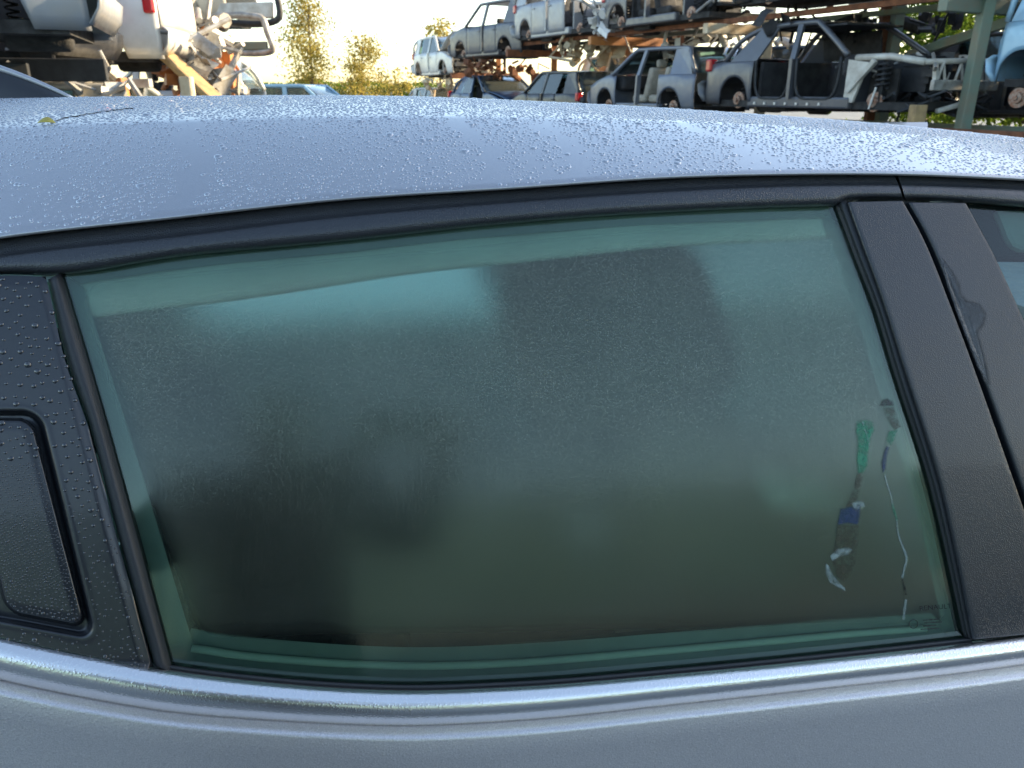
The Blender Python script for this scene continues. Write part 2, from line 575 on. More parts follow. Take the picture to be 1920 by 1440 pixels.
def wiper(parent, u0, u1, n):
    top = lambda u: by_u(CH_T, u) - 11 + 0 * u
    R = [(lambda u: by_u(CH_T, u) - 10, -0.016), (lambda u: by_u(CH_T, u) - 9, -0.0075), (lambda u: by_u(CH_T, u) - 6, -0.0058),
         (lambda u: by_u(CH_T, u) - 3, -0.0058), (lambda u: by_u(CH_T, u) + 2, -0.010)]
    return strip_rows('belt_seal', [(f, o, u0, u1) for f, o in R], 'rubber', parent, n)


wiper(rear_door, 300, 1822, 120)
wiper(front_door, 2160, 3300, 40)

# --- the misted pane
GL_T = [(60, 512), (112, 505), (320, 474), (640, 443), (960, 409), (1280, 388), (1440, 382), (1600, 378)]
GL_BB = [(285, 1262), (480, 1282), (640, 1294), (740, 1298), (960, 1291), (1280, 1264), (1600, 1232), (1850, 1208)]


def pane_fog(U, V):
    """How thick the mist lies on the pane; it stays clear along the edges and thins towards the sill."""
    lu = np.interp(V, [505, 783, 1036, 1262], [107, 190, 259, 320])
    ru = np.interp(V, [382, 586, 700, 918, 1200], [1565, 1643, 1677, 1746, 1809])
    topv = by_u(FBOT, U)
    botv = by_u(GLASS_B, U)
    poly = [(150, 545), (1555, 402), (1790, 1185), (345, 1200)]
    f = 1 - sstep(sdf_round_poly(U, V, [(140, 528), (1578, 392), (1806, 1182), (362, 1212)], 60), -60, 8)
    f = f * (0.42 + 0.58 * (1 - sstep(V, 640, 1130)))
    f *= 1 + 0.25 * np.exp(-(((U - 1250) / 500) ** 2 + ((V - 640) / 160) ** 2))
    f += 0.035 * (1 - sstep(V, 500, 1100))
    f *= 0.9 + 0.15 * np.sin(U / 97.0 + V / 260.0) * np.sin(V / 120.0 - U / 300.0)
    return np.clip(f, 0.0, 1.0)


def pane(name, top, bot, mat, parent, off, nu, nv, fog=None, thick=0.0):
    T, B = polyline(top, nu), polyline(bot, nu)
    k = np.linspace(0, 1, nv)
    UV = T[:, None, :] * (1 - k)[None, :, None] + B[:, None, :] * k[None, :, None]
    P = side(UV[..., 0], UV[..., 1], off)
    o = mesh_obj(name, list(P.reshape(-1, 3)), grid_faces(nu, nv), mat)
    orient(o, NRM)
    if fog is not None:
        at_ = o.data.attributes.new('fog', 'FLOAT', 'POINT')
        at_.data.foreach_set('value', fog(UV[..., 0], UV[..., 1]).reshape(-1).astype(np.float32))
    return adopt(o, parent)


glass = pane('window_pane', GL_T, GL_BB, 'misted_glass', rear_door, -0.0105, 160, 90, pane_fog)
glass['label'] = 'misted green-tinted pane covered in condensation'
pane('window_pane', [(1800, 368), (2200, 398), (2700, 450), (3000, 700)], [(2140, 1180), (2400, 1145), (2800, 1100), (3050, 1060)], 'clear_glass', front_door, -0.0105, 40, 30)

# --- run channel right of the pane, pillar trims, seal left of the pane
def vpatch(name, A, B, mat, parent, off, depth, nu, nv, bev, off_fn=None):
    o = side_patch(name, A, B, mat, None, off, depth, nu, nv, bev, off_fn)
    return adopt(o, parent)


def shift(P, du, dv=0):
    return [(x + du, y + dv) for x, y in P]


def run_profile(s, t):
    return -0.0085 + 0.0055 * sstep(t, 0.05, 0.45) * (1 - sstep(t, 0.86, 1.0)) + 0 * s


vpatch('run_channel', shift(GL_R, 1, -4), shift(BP1_L, -1, -4), 'rubber', rear_door, 0, 0.014, 60, 10, 0.0, run_profile)
pt1 = vpatch('pillar_trim', BP1_L, BP1_R, 'black_pillar', rear_door, 0.0010, 0.014, 60, 14, 0.0022)
pt2 = vpatch('pillar_trim', BP2_L, BP2_R, 'black_pillar', front_door, 0.0010, 0.014, 60, 14, 0.0022)
# dark gap between the two trims
vpatch('pillar_gap_seal', shift(BP1_R, -6, 0), shift(BP2_L, 8, 0), 'rubber', rear_door, -0.0110, 0.0, 40, 3, 0)


def seal_profile(s, t):
    return -0.006 + 0.0050 * np.sin(np.pi * np.clip(t * 1.05, 0, 1)) ** 0.7 + 0 * s


vpatch('pane_seal', shift(CP_R, 2, -4), [(112, 512), (192, 783), (261, 1036), (321, 1260)], 'rubber', rear_door, 0, 0.012, 70, 10, 0.0, seal_profile)

# --- corner panel with the hidden door handle
HANDLE = [(-78, 782), (62, 783), (166, 1180), (10, 1150)]
POCKET = [(-185, 770), (76, 770), (181, 1199), (-90, 1148)]


def corner_uv(nu, nv):
    s = np.linspace(0, 1, nu)
    Rr = polyline(CP_R, nu)
    Lf = polyline([(-330, 585), (-310, 800), (-290, 1000), (-270, 1128)], nu)
    t = np.linspace(0, 1, nv) ** 0.85
    cr = [(70, 470)] + CP_R
    ur = np.linspace(88, 288, nu)
    for _ in range(12):        # right-hand edge, lower edge along the chrome strip, upper edge along the frame
        vr = (by_u(FBOT, ur) + 4) * (1 - s) + (by_u(CH_T, ur) + 3) * s
        ur = by_u([(v, u) for u, v in cr], vr)
    U = -330 * (1 - t)[None, :] + ur[:, None] * t[None, :]
    V = (by_u(FBOT, U) + 4) * (1 - s[:, None]) + (by_u(CH_T, U) + 3) * s[:, None]
    return np.stack([U, V], -1)


UVc = corner_uv(300, 190)
d_p = sdf_round_poly(UVc[..., 0], UVc[..., 1], POCKET, 34)
d_o = sdf_round_poly(UVc[..., 0], UVc[..., 1], [(-600, 512), (92, 512), (291, 1262), (-600, 1262)], 26)
offc = 0.0020 - 0.0032 * sstep(d_o, -26, -2) - 0.006 * sstep(d_o, -4, 2)
offc = offc - 0.0110 * (1 - sstep(d_p, -9, 2)) + 0.0003 * np.exp(-((d_p - 6) / 5) ** 2)
Pc = side(UVc[..., 0], UVc[..., 1], offc)
cpan = mesh_obj('corner_panel', list(Pc.reshape(-1, 3)), grid_faces(*UVc.shape[:2]), 'black_gloss')
fix_normals(cpan)
adopt(cpan, rear_door)
cpan['label'] = 'black triangular corner panel beaded with water'


def handle_mesh():
    nu, nv = 110, 60
    H = np.array(HANDLE, float)
    verts = []
    # rounded plate: heightfield over a polar-ish grid squeezed into the rounded outline
    s, t = np.meshgrid(np.linspace(0, 1, nu), np.linspace(0, 1, nv), indexing='ij')
    U = (H[0, 0] * (1 - t) + H[1, 0] * t) * (1 - s) + (H[3, 0] * (1 - t) + H[2, 0] * t) * s
    V = (H[0, 1] * (1 - t) + H[1, 1] * t) * (1 - s) + (H[3, 1] * (1 - t) + H[2, 1] * t) * s
    d = sdf_round_poly(U, V, HANDLE, 30)
    off = 0.0026 - 0.0010 * sstep(d, -26, -8) - 0.011 * sstep(d, -8, 0) ** 1.6
    P = side(U, V, off)
    keep = d < 1.5
    faces = [f for f in grid_faces(nu, nv) if all(keep.reshape(-1)[i] for i in f)]
    o = mesh_obj('door_handle', list(P.reshape(-1, 3)), faces, 'black_gloss')
    fix_normals(o)
    return adopt(o, rear_door), U, V, off, d


handle, HU, HV, HO, HD = handle_mesh()

# ------------------------------------------------------------------ roof
uu = np.linspace(-2300, 3000, 900)
GP = side(uu, by_u(GUT, uu), 0.0045)
G_a = (GP - CEN) @ AX
G_l = (GP - CEN) @ LAT
G_z = GP[:, 2]
LC = 0.66


def crown_z(a):
    XY = np.array((CEN[0], CEN[1])) + a[:, None] * AX[:2] + LC * LAT[:2]
    z = np.full(len(a), 1.46)
    for _ in range(4):
        depth = XY[:, 1] * cp - (z - CAM[2]) * sp
        u = CU + FPX * XY[:, 0] / depth
        k = (by_u(SILH, u) - CV) / FPX
        z = CAM[2] + XY[:, 1] * (-sp - k * cp) / (cp - k * sp)
    return z


R_A = np.linspace(-1.18, 1.22, 121)
R_gl = np.interp(R_A, G_a, G_l)
R_gz = np.interp(R_A, G_a, G_z)
R_cz = crown_z(R_A)
print('roof', R_gl[::20], R_gz[::20], R_cz[::20])
CRQ, CRH = 0.31, 0.77


def roof_h(q):
    q = np.asarray(q, float)
    m = np.where(q > 1, 2 - q, q)
    x = m / CRQ
    lower = CRH * (1.32 * x - 0.32 * x * x)
    y = (m - CRQ) / (1 - CRQ)
    upper = CRH + (1 - CRH) * (2 * y - y * y)
    return np.where(m < CRQ, lower, upper)


def roof_pt(a, q):
    a, q = np.broadcast_arrays(np.asarray(a, float), np.asarray(q, float))
    gl, gz, cz = np.interp(a, R_A, R_gl), np.interp(a, R_A, R_gz), np.interp(a, R_A, R_cz)
    l = gl + (LC - gl) * q
    z = gz + (cz - gz) * roof_h(q)
    return CEN * np.array((1, 1, 0)) + a[..., None] * AX + l[..., None] * LAT + z[..., None] * np.array((0, 0, 1.0))


def roof_normal(a, q):
    e = 1e-3
    t1 = roof_pt(a + e, q) - roof_pt(a - e, q)
    t2 = roof_pt(a, q + e) - roof_pt(a, q - e)
    n = np.cross(t1, t2)
    n /= np.linalg.norm(n, axis=-1, keepdims=True)
    return n * np.sign(n[..., 2:3])


qs = np.r_[np.linspace(0, CRQ, 22), np.linspace(CRQ, 1, 28)[1:]]
qs = np.r_[qs, 2 - qs[::-1][1:]]
RP = roof_pt(R_A[:, None], qs[None, :])
lipA = RP[:, :1] + np.array((0, 0, -0.0022)) - LAT * 0.0006
lipB = lipA + np.array((0, 0, -0.002)) + LAT * 0.010
RPf = np.concatenate([lipB, lipA, RP, RP[:, -1:] + np.array((0, 0, -0.004)), RP[:, -1:] + np.array((0, 0, -0.004)) - LAT * 0.012], 1)
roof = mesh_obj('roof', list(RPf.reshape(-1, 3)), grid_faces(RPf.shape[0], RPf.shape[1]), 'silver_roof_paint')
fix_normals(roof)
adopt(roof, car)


def project(P):
    d = np.asarray(P) - CAM
    w = d @ FW
    return CU + FPX * (d @ RT) / w, CV - FPX * (d @ UPV) / w


ra, rq = np.meshgrid(np.linspace(-1.15, 1.2, 700), np.linspace(0, 1.0, 400), indexing='ij')
ru_, rv_ = project(roof_pt(ra, rq))


def roof_at(u, v):
    i = np.argmin((ru_ - u) ** 2 + (rv_ - v) ** 2)
    return ra.reshape(-1)[i], rq.reshape(-1)[i]


# ------------------------------------------------------------------ water drops: real low domes
def domes(name, P, Nn, R, H, mat, parent, stretch=None, sdir=None, seg=7):
    P, Nn = np.asarray(P), np.asarray(Nn)
    n = len(P)
    ref = np.tile(np.array(sdir if sdir is not None else (1.0, 0, 0)), (n, 1))
    t1 = ref - (ref * Nn).sum(1, keepdims=True) * Nn
    t1 /= np.linalg.norm(t1, axis=1, keepdims=True)
    t2 = np.cross(Nn, t1)
    st = np.ones(n) if stretch is None else stretch
    rings = []
    ang = np.linspace(0, 2 * np.pi, seg, endpoint=False)
    jit = 1 + 0.08 * rng.standard_normal((n, seg))
    for k, hh in ((1.0, -0.05), (0.86, 0.52), (0.48, 0.90)):
        r = R[:, None] * k * jit
        ring = P[:, None] + (r * np.cos(ang) * st[:, None])[..., None] * t1[:, None] + (r * np.sin(ang))[..., None] * t2[:, None] + (H[:, None, None] * hh) * Nn[:, None]
        rings.append(ring)
    top = (P + Nn * H[:, None])[:, None]
    V = np.concatenate(rings + [top], 1)
    m = V.shape[1]
    fq = []
    for k in range(2):
        for i in range(seg):
            j = (i + 1) % seg
            fq.append((k * seg + i, k * seg + j, (k + 1) * seg + j, (k + 1) * seg + i))
    ft = [(2 * seg + i, 2 * seg + (i + 1) % seg, 3 * seg) for i in range(seg)]
    fq, ft = np.array(fq), np.array(ft)
    base = (np.arange(n) * m)[:, None, None]
    q = (fq[None] + base).reshape(-1)
    t = (ft[None] + base).reshape(-1)
    me = bpy.data.meshes.new(name)
    me.vertices.add(n * m)
    me.vertices.foreach_set('co', V.reshape(-1).astype(np.float32))
    me.loops.add(len(q) + len(t))
    me.loops.foreach_set('vertex_index', np.r_[q, t].astype(np.int32))
    nq, nt = len(q) // 4, len(t) // 3
    me.polygons.add(nq + nt)
    me.polygons.foreach_set('loop_start', np.r_[np.arange(nq) * 4, nq * 4 + np.arange(nt) * 3].astype(np.int32))
    me.polygons.foreach_set('use_smooth', np.ones(nq + nt, bool))
    me.update(calc_edges=True)
    me.materials.append(MAT[mat])
    o = bpy.data.objects.new(name, me)
    COL.objects.link(o)
    o['kind'] = 'stuff'
    return adopt(o, parent)


def value_noise(x, y, seed):
    r = np.random.default_rng(seed)
    g = r.random((64, 64))
    xi, yi = np.floor(x).astype(int), np.floor(y).astype(int)
    fx, fy = x - xi, y - yi
    fx, fy = fx * fx * (3 - 2 * fx), fy * fy * (3 - 2 * fy)
    G = lambda i, j: g[i % 64, j % 64]
    return (G(xi, yi) * (1 - fx) + G(xi + 1, yi) * fx) * (1 - fy) + (G(xi, yi + 1) * (1 - fx) + G(xi + 1, yi + 1) * fx) * fy


def roof_drops():
    sp_ = 0.0051
    A, Q = np.meshgrid(np.arange(-1.15, 1.2, sp_), np.arange(0.008, 1.06, sp_ / 0.54), indexing='ij')
    A = A + (np.arange(A.shape[1]) % 2)[None, :] * sp_ / 2
    a = (A + rng.uniform(-0.42, 0.42, A.shape) * sp_).reshape(-1)
    q = (Q + rng.uniform(-0.42, 0.42, A.shape) * sp_ / 0.54).reshape(-1)
    n = len(a)
    # runnels: lanes where the water has run off and left the paint bare
    lane = value_noise(a * 17 + 0.5 * np.sin(q * 7 + a * 3), q * 1.6, 3)
    lane2 = value_noise(a * 34 + 0.4 * np.sin(q * 9), q * 2.0, 5)
    bare = 0.6 * sstep(lane, 0.78, 0.86) * (1 - sstep(q, 0.30, 0.42)) + 0.7 * sstep(lane2, 0.80, 0.88) * (1 - sstep(q, 0.3, 0.5))
    keep = rng.random(n) > np.clip(bare, 0, 0.97)
    for (u0, v0, wid) in ((345, 300, 0.020), (890, 260, 0.015), (1060, 280, 0.016), (1350, 260, 0.014)):
        a0, q0 = roof_at(u0, v0)
        wob = value_noise(q * 40 + u0, np.zeros(n), 21) * 0.016 - 0.008
        top_q = CRQ * (0.72 + 0.5 * value_noise(a * 90, np.zeros(n) + u0, 22))
        keep &= ~((np.abs(a - a0 - 0.012 * np.sin(q * 16) - wob) < wid * 0.75 * (0.5 + value_noise(q * 30, np.zeros(n) + v0, 23)) * (1.1 - q)) & (q < top_q) & (rng.random(n) < 0.93))
    a, q = a[keep], q[keep]
    P, Nn = roof_pt(a, q), roof_normal(a, q)
    size = np.exp(rng.normal(0, 0.30, len(a))) * 0.00132
    big = rng.random(len(a)) < 0.03
    size[big] *= 1.75
    size = np.clip(size, 0.0006, 0.0042)
    domes('water_drops', P, Nn, size, size * rng.uniform(0.30, 0.42, len(a)), 'water_on_silver', roof, rng.uniform(0.95, 1.25, len(a)), AX, 6)


roof_drops()


def panel_drops(name, U, V, OFF, mask, n, s0, parent, seed, mind):
    r = np.random.default_rng(seed)
    pts, rad = [], []
    H, W = U.shape
    Pg = side(U, V, OFF)
    tu = np.gradient(Pg, axis=0)
    tv = np.gradient(Pg, axis=1)
    Ng = np.cross(tu, tv)
    Ng /= np.linalg.norm(Ng, axis=-1, keepdims=True)
    Ng *= np.sign(Ng @ NRM)[..., None]
    cell = {}
    for _ in range(n * 8):
        i, j = r.integers(0, H), r.integers(0, W)
        k = mask(U[i, j], V[i, j], i, j)
        if k == 0 or r.random() > k[0]:
            continue
        sc = k[1]
        md = mind * sc
        p = (U[i, j], V[i, j])
        c = (int(p[0] // 16), int(p[1] // 16))
        bad = False
        for x in (-1, 0, 1):
            for y in (-1, 0, 1):
                for (qq, rr) in cell.get((c[0] + x, c[1] + y), ()):
                    if (qq[0] - p[0]) ** 2 + (qq[1] - p[1]) ** 2 < max(md, rr) ** 2:
                        bad = True
        if bad:
            continue
        cell.setdefault(c, []).append((p, md))
        pts.append((i, j))
        rad.append(s0 * sc * math.exp(r.normal(0, 0.22)))
        if len(pts) >= n:
            break
    I = np.array(pts)
    R = np.array(rad)
    return domes(name, Pg[I[:, 0], I[:, 1]], Ng[I[:, 0], I[:, 1]], R, R * 0.55, 'water_on_black', parent, r.uniform(0.95, 1.18, len(R)), AX, 9)


def c_mask(u, v, i, j):
    if u < -20 or d_p[i, j] < 8 or d_o[i, j] > -10:
        return 0
    s = (1.0 if v < 800 else max(0.45, 1.0 - (v - 800) / 560)) * (0.72 + 0.5 * ((i * 7919 + j * 104729) % 97) / 97)
    return (0.9, s)


panel_drops('water_drops', UVc[..., 0], UVc[..., 1], offc, c_mask, 620, 0.00185, cpan, 11, 15.0)


def h_mask(u, v, i, j):
    if u < -20 or HD[i, j] > -8:
        return 0
    return (0.9, 0.95 if v < 862 else (0.36 + 0.2 * max(0, (v - 1090) / 80)))


panel_drops('water_drops', HU, HV, HO, h_mask, 1300, 0.00170, handle, 12, 13.0)

# ------------------------------------------------------------------ solid helper shapes (world or local coordinates)
class Shape:
    """Collects simple solids and links them as one mesh."""

    def __init__(self):
        self.v, self.f = [], []

    def add(self, V, F):
        b = len(self.v)
        self.v += [np.asarray(p, float) for p in V]
        self.f += [tuple(i + b for i in f) for f in F]
        return self

    def box(self, c, s, rot=None, taper=1.0):
        c = np.array(c, float)
        R = np.array(rot) if rot is not None else np.eye(3)
        V = []
        for z in (-1, 1):
            k = taper if z > 0 else 1.0
            for x, y in ((-1, -1), (1, -1), (1, 1), (-1, 1)):
                V.append(c + R @ np.array((x * s[0] / 2 * k, y * s[1] / 2 * k, z * s[2] / 2)))
        return self.add(V, [(3, 2, 1, 0), (4, 5, 6, 7), (0, 1, 5, 4), (1, 2, 6, 5), (2, 3, 7, 6), (3, 0, 4, 7)])

    def beam(self, p, q, w, h=None, up=(0, 0, 1)):
        """Rectangular bar from p to q."""
        p, q = np.array(p, float), np.array(q, float)
        h = w if h is None else h
        d = q - p
        d = d / np.linalg.norm(d)
        s = np.cross(d, up)
        if np.linalg.norm(s) < 1e-4:
            s = np.cross(d, (1, 0, 0))
        s /= np.linalg.norm(s)
        t = np.cross(s, d)
        V = [e + s * x * w / 2 + t * y * h / 2 for e in (p, q) for x, y in ((-1, -1), (1, -1), (1, 1), (-1, 1))]
        return self.add(V, [(3, 2, 1, 0), (4, 5, 6, 7), (0, 1, 5, 4), (1, 2, 6, 5), (2, 3, 7, 6), (3, 0, 4, 7)])

    def tube(self, pts, r, seg=8, cap=True):
        P = np.array(pts, float)
        n = len(P)
        rr = np.broadcast_to(np.asarray(r, float), (n,))
        V = []
        prev = None
        for i in range(n):
            d = P[min(i + 1, n - 1)] - P[max(i - 1, 0)]
            d = d / (np.linalg.norm(d) + 1e-9)
            s = np.cross(d, (0, 0, 1.0)) if prev is None else prev - d * (prev @ d)
            if np.linalg.norm(s) < 1e-4:
                s = np.cross(d, (1.0, 0, 0))
            s /= np.linalg.norm(s)
            prev = s
            t = np.cross(d, s)
            for k in range(seg):
                a = 2 * math.pi * k / seg
                V.append(P[i] + rr[i] * (math.cos(a) * s + math.sin(a) * t))
        F = [(i * seg + k, i * seg + (k + 1) % seg, (i + 1) * seg + (k + 1) % seg, (i + 1) * seg + k) for i in range(n - 1) for k in range(seg)]
        if cap:
            F += [tuple(range(seg))[::-1], tuple((n - 1) * seg + k for k in range(seg))]
        return self.add(V, F)

    def cyl(self, p, q, r, seg=14):
        return self.tube([p, q], r, seg)

    def lathe(self, c, axis, prof, seg=20):
        """prof: (distance along axis, radius)."""
        ax = np.array(axis, float)
        ax /= np.linalg.norm(ax)
        s = np.cross(ax, (0, 0, 1.0))
        if np.linalg.norm(s) < 1e-4:
            s = np.cross(ax, (1.0, 0, 0))
        s /= np.linalg.norm(s)
        t = np.cross(ax, s)
        V = []
        for d, r in prof:
            for k in range(seg):
                a = 2 * math.pi * k / seg
                V.append(np.array(c) + ax * d + r * (math.cos(a) * s + math.sin(a) * t))
        n = len(prof)
        F = [(i * seg + k, i * seg + (k + 1) % seg, (i + 1) * seg + (k + 1) % seg, (i + 1) * seg + k) for i in range(n - 1) for k in range(seg)]
        return self.add(V, F)

    def sheet(self, P):
        P = np.asarray(P)
        return self.add(list(P.reshape(-1, 3)), grid_faces(P.shape[0], P.shape[1]))

    def prism(self, poly, axis, h):
        n = len(poly)
        ax = np.array(axis, float) * h
        V = [np.array(p, float) for p in poly] + [np.array(p, float) + ax for p in poly]
        F = [tuple(range(n))[::-1], tuple(range(n, 2 * n))] + [(i, (i + 1) % n, n + (i + 1) % n, n + i) for i in range(n)]
        return self.add(V, F)

    def build(self, name, mat, parent=None, smooth=False, bev=0.0, solid=0.0, recalc=True):
        o = mesh_obj(name, self.v, self.f, mat, None, smooth)
        if recalc:
            fix_normals(o)
        if solid:
            m = o.modifiers.new('solid', 'SOLIDIFY')
            m.thickness = solid
            m.offset = -1
        if bev:
            bevel(o, bev, 2, 40)
        o.parent = parent
        return o


def car_shape(S, name, mat, parent=car, **k):
    o = S.build(name, mat, None, **k)
    return adopt(o, parent)


def cbox(S, a0, a1, l0, l1, z0, z1, tilt=0.0, taper=1.0):
    """Box in car coordinates, tilted about the cross axis (radians)."""
    c = car_pt((a0 + a1) / 2, (l0 + l1) / 2, (z0 + z1) / 2)
    R = Matrix.Rotation(YAW, 3, 'Z') @ Matrix.Rotation(tilt, 3, 'Y')
    return S.box(c, (a1 - a0, l1 - l0, z1 - z0), R, taper)


def cushion(name, mat, parent, c, s, tilt, taper=1.0, rad=0.05):
    S = Shape()
    cc = car_pt(*c)
    R = (Matrix.Rotation(YAW, 3, 'Z') @ Matrix.Rotation(tilt, 3, 'Y'))
    S.box(cc, s, R, taper)
    o = S.build(name, mat, None, smooth=True)
    b = o.modifiers.new('round', 'BEVEL')
    b.width = rad
    b.segments = 5
    return adopt(o, parent)


# ------------------------------------------------------------------ cabin behind the glass
# rear bench seat, near side: cushion, leaning backrest and head restraint
rs = cushion('rear_seat', 'seat_fabric', car, (-0.29, 0.36, 0.73), (0.20, 0.52, 0.56), math.radians(-24), 0.94, 0.07)
cushion('seat_cushion', 'seat_fabric', rs, (0.00, 0.36, 0.46), (0.54, 0.56, 0.24), math.radians(-8), 1.0, 0.06)
cushion('side_bolster', 'seat_fabric', rs, (-0.20, 0.13, 0.74), (0.30, 0.10, 0.44), math.radians(-20), 0.85, 0.04)
cushion('head_restraint', 'seat_fabric', rs, (-0.375, 0.36, 1.065), (0.11, 0.25, 0.13), math.radians(-14), 0.88, 0.04)
rf = cushion('rear_seat', 'seat_grey', car, (-0.10, 0.98, 0.52), (0.66, 0.50, 0.22), math.radians(-4), 0.96, 0.06)
for l in (0.36, 1.00):
    fs = cushion('front_seat', 'seat_grey', car, (0.33, l, 0.83), (0.17, 0.52, 0.66), math.radians(-24), 0.82, 0.06)
    cushion('seat_cushion', 'seat_grey', fs, (0.64, l, 0.48), (0.54, 0.52, 0.18), math.radians(-10), 1.0, 0.06)
    cushion('head_restraint', 'seat_grey', fs, (0.165, l, 1.18), (0.27, 0.29, 0.20), math.radians(-18), 0.9, 0.05)
    for d in (-0.06, 0.06):
        S = Shape()
        S.cyl(car_pt(0.225, l + d, 1.04), car_pt(0.185, l + d, 1.16), 0.007, 8)
        car_shape(S, 'restraint_rod', 'chrome_strip', fs)

# pale bar added in place of a highlight seen in the pane
S = Shape()
cbox(S, 0.25, 0.44, 0.20, 0.265, 0.985, 1.015, math.radians(10))
car_shape(S, 'pale_bar', 'headliner', car, bev=0.008)
# curtain airbag hanging from the roof rail just inside the pane
ct = polyline([(60, 495), (320, 462), (640, 430), (960, 396), (1280, 376), (1600, 366)], 60)
cb = polyline([(150, 600), (380, 574), (620, 538), (900, 502), (1240, 468), (1500, 452), (1640, 446)], 60)
rows = []
for k, of in ((0, -0.034), (0.2, -0.032), (0.45, -0.030), (0.7, -0.030), (0.9, -0.031), (1.0, -0.033), (0.99, -0.037)):
    q_ = ct * (1 - k) + cb * k
    rows.append(side(q_[:, 0], q_[:, 1] + 1.5 * np.sin(q_[:, 0] / 71.0) * k, of + 0.002 * np.sin(q_[:, 0] / 58.0)))
S = Shape()
S.sheet(np.array(rows))
car_shape(S, 'curtain_airbag', 'door_card_grey', car, smooth=True)

# headliner under the roof
HL = []
for a in np.linspace(-1.10, 1.10, 24):
    row = roof_pt(np.full(21, a), np.linspace(0.04, 1.96, 21)) - np.array((0, 0, 0.035))
    HL.append(row)
S = Shape()
S.sheet(np.array(HL))
car_shape(S, 'headliner', 'headliner', car, smooth=True)

# inner frame and sill ledge right behind the pane
def inner_strip(name, polyA, polyB, offA, offB, mat, n=50):
    A, B = polyline(polyA, n), polyline(polyB, n)
    P = np.stack([side(A[:, 0], A[:, 1], -0.016), side(A[:, 0], A[:, 1], offA), side(B[:, 0], B[:, 1], offB), side(B[:, 0], B[:, 1], offB - 0.03)], 1)
    S = Shape()
    S.sheet(P)
    return car_shape(S, name, mat, rear_door, smooth=False)


inner_strip('inner_frame', [(100, 500), (185, 783), (255, 1036), (318, 1275)], [(158, 540), (240, 800), (315, 1050), (372, 1240)], -0.019, -0.026, 'trim_grey')
inner_strip('inner_frame', [(100, 500), (320, 470), (640, 440), (960, 406), (1280, 384), (1560, 375)], [(150, 532), (320, 506), (640, 473), (960, 440), (1280, 418), (1590, 410)], -0.019, -0.026, 'trim_grey')
inner_strip('inner_frame', [(1575, 375), (1652, 586), (1686, 700), (1756, 918), (1820, 1215)], [(1535, 400), (1605, 600), (1637, 710), (1705, 925), (1770, 1200)], -0.019, -0.026, 'trim_grey')
inner_strip('inner_sill', [(330, 1275), (480, 1292), (740, 1305), (960, 1299), (1280, 1272), (1600, 1240), (1820, 1215)], [(358, 1178), (480, 1196), (740, 1213), (960, 1208), (1280, 1184), (1600, 1158), (1740, 1146)], -0.022, -0.030, 'trim_grey')
S = Shape()
bl = polyline([(360, 1215), (480, 1232), (740, 1248), (960, 1243), (1280, 1217), (1600, 1188), (1735, 1178)], 50)
S.tube(side(bl[:, 0], bl[:, 1], -0.024), 0.0035, 8)
car_shape(S, 'sill_bead', 'headliner', rear_door, smooth=True)

# inner door card below the sill and far side of the body
def far_side():
    S = Shape()
    cbox(S, -1.2, 1.3, 1.36, 1.42, 0.30, 0.91)
    car_shape(S, 'far_door_skin', 'silver_paint', car, bev=0.02)
    S = Shape()
    cbox(S, -1.2, 1.3, 1.30, 1.355, 0.35, 0.92)
    car_shape(S, 'far_door_card', 'door_card_grey', car, bev=0.02)
    for a0, a1 in ((-1.06, -0.72), (0.42, 0.56)):
        S = Shape()
        lo0, lo1 = car_pt(a0 + 0.08, 1.36, 0.90), car_pt(a1 + 0.08, 1.36, 0.90)
        gl = np.interp((a0 + a1) / 2, R_A, R_gl)
        hi0, hi1 = car_pt(a0 - 0.08, 2 * LC - gl - 0.01, 1.40), car_pt(a1 - 0.08, 2 * LC - gl - 0.01, 1.40)
        S.add([lo0, lo1, hi1, hi0], [(0, 1, 2, 3)])
        car_shape(S, 'far_pillar', 'door_card_grey', car, solid=0.05)
    # far panes
    for a0, a1 in ((-0.72, 0.42), (0.56, 1.25)):
        rows = []
        for k in np.linspace(0, 1, 8):
            z = 0.90 + k * 0.51
            l = 1.36 - 0.15 * k - 0.04 * k * k
            rows.append([car_pt(a0 + (a1 - a0) * s - 0.08 * k, l, z) for s in np.linspace(0, 1, 10)])
        S = Shape()
        S.sheet(np.array(rows))
        car_shape(S, 'far_pane', 'far_misted_glass' if a0 < 0 else 'clear_glass', car, smooth=True)
    # header above the far panes
    S = Shape()
    P = roof_pt(np.linspace(-1.1, 1.15, 30), 1.985) - np.array((0, 0, 0.03))
    S.tube(P, 0.028, 8)
    car_shape(S, 'far_roof_rail', 'black_trim', car, smooth=True)


far_side()
# floor, bulkhead behind the rear seat and dashboard
S = Shape()
cbox(S, -1.5, 1.5, 0.03, 1.33, 0.24, 0.30)
car_shape(S, 'cabin_floor', 'carpet', car)
S = Shape()
cbox(S, -1.12, -0.62, 0.10, 1.30, 0.90, 0.95)
car_shape(S, 'parcel_shelf', 'seat_fabric', car, bev=0.01)
S = Shape()
cbox(S, 1.05, 1.5, 0.06, 1.30, 0.62, 0.98, 0, 0.9)
car_shape(S, 'dashboard', 'seat_grey', car, bev=0.05)
# near-side door cards hide the inside of the skins
S = Shape()
cbox(S, -0.85, 1.3, 0.06, 0.10, 0.35, 0.90)
car_shape(S, 'door_card', 'seat_grey', car, bev=0.02)
# B-pillar post between the doors
S = Shape()
pa = side(np.array([1640.0, 1735.0, 1850.0, 1960.0]), np.array([372.0, 620, 900, 1180]), -0.075)
S.tube(pa, 0.05, 8)
car_shape(S, 'centre_post', 'trim_grey', car, smooth=True)
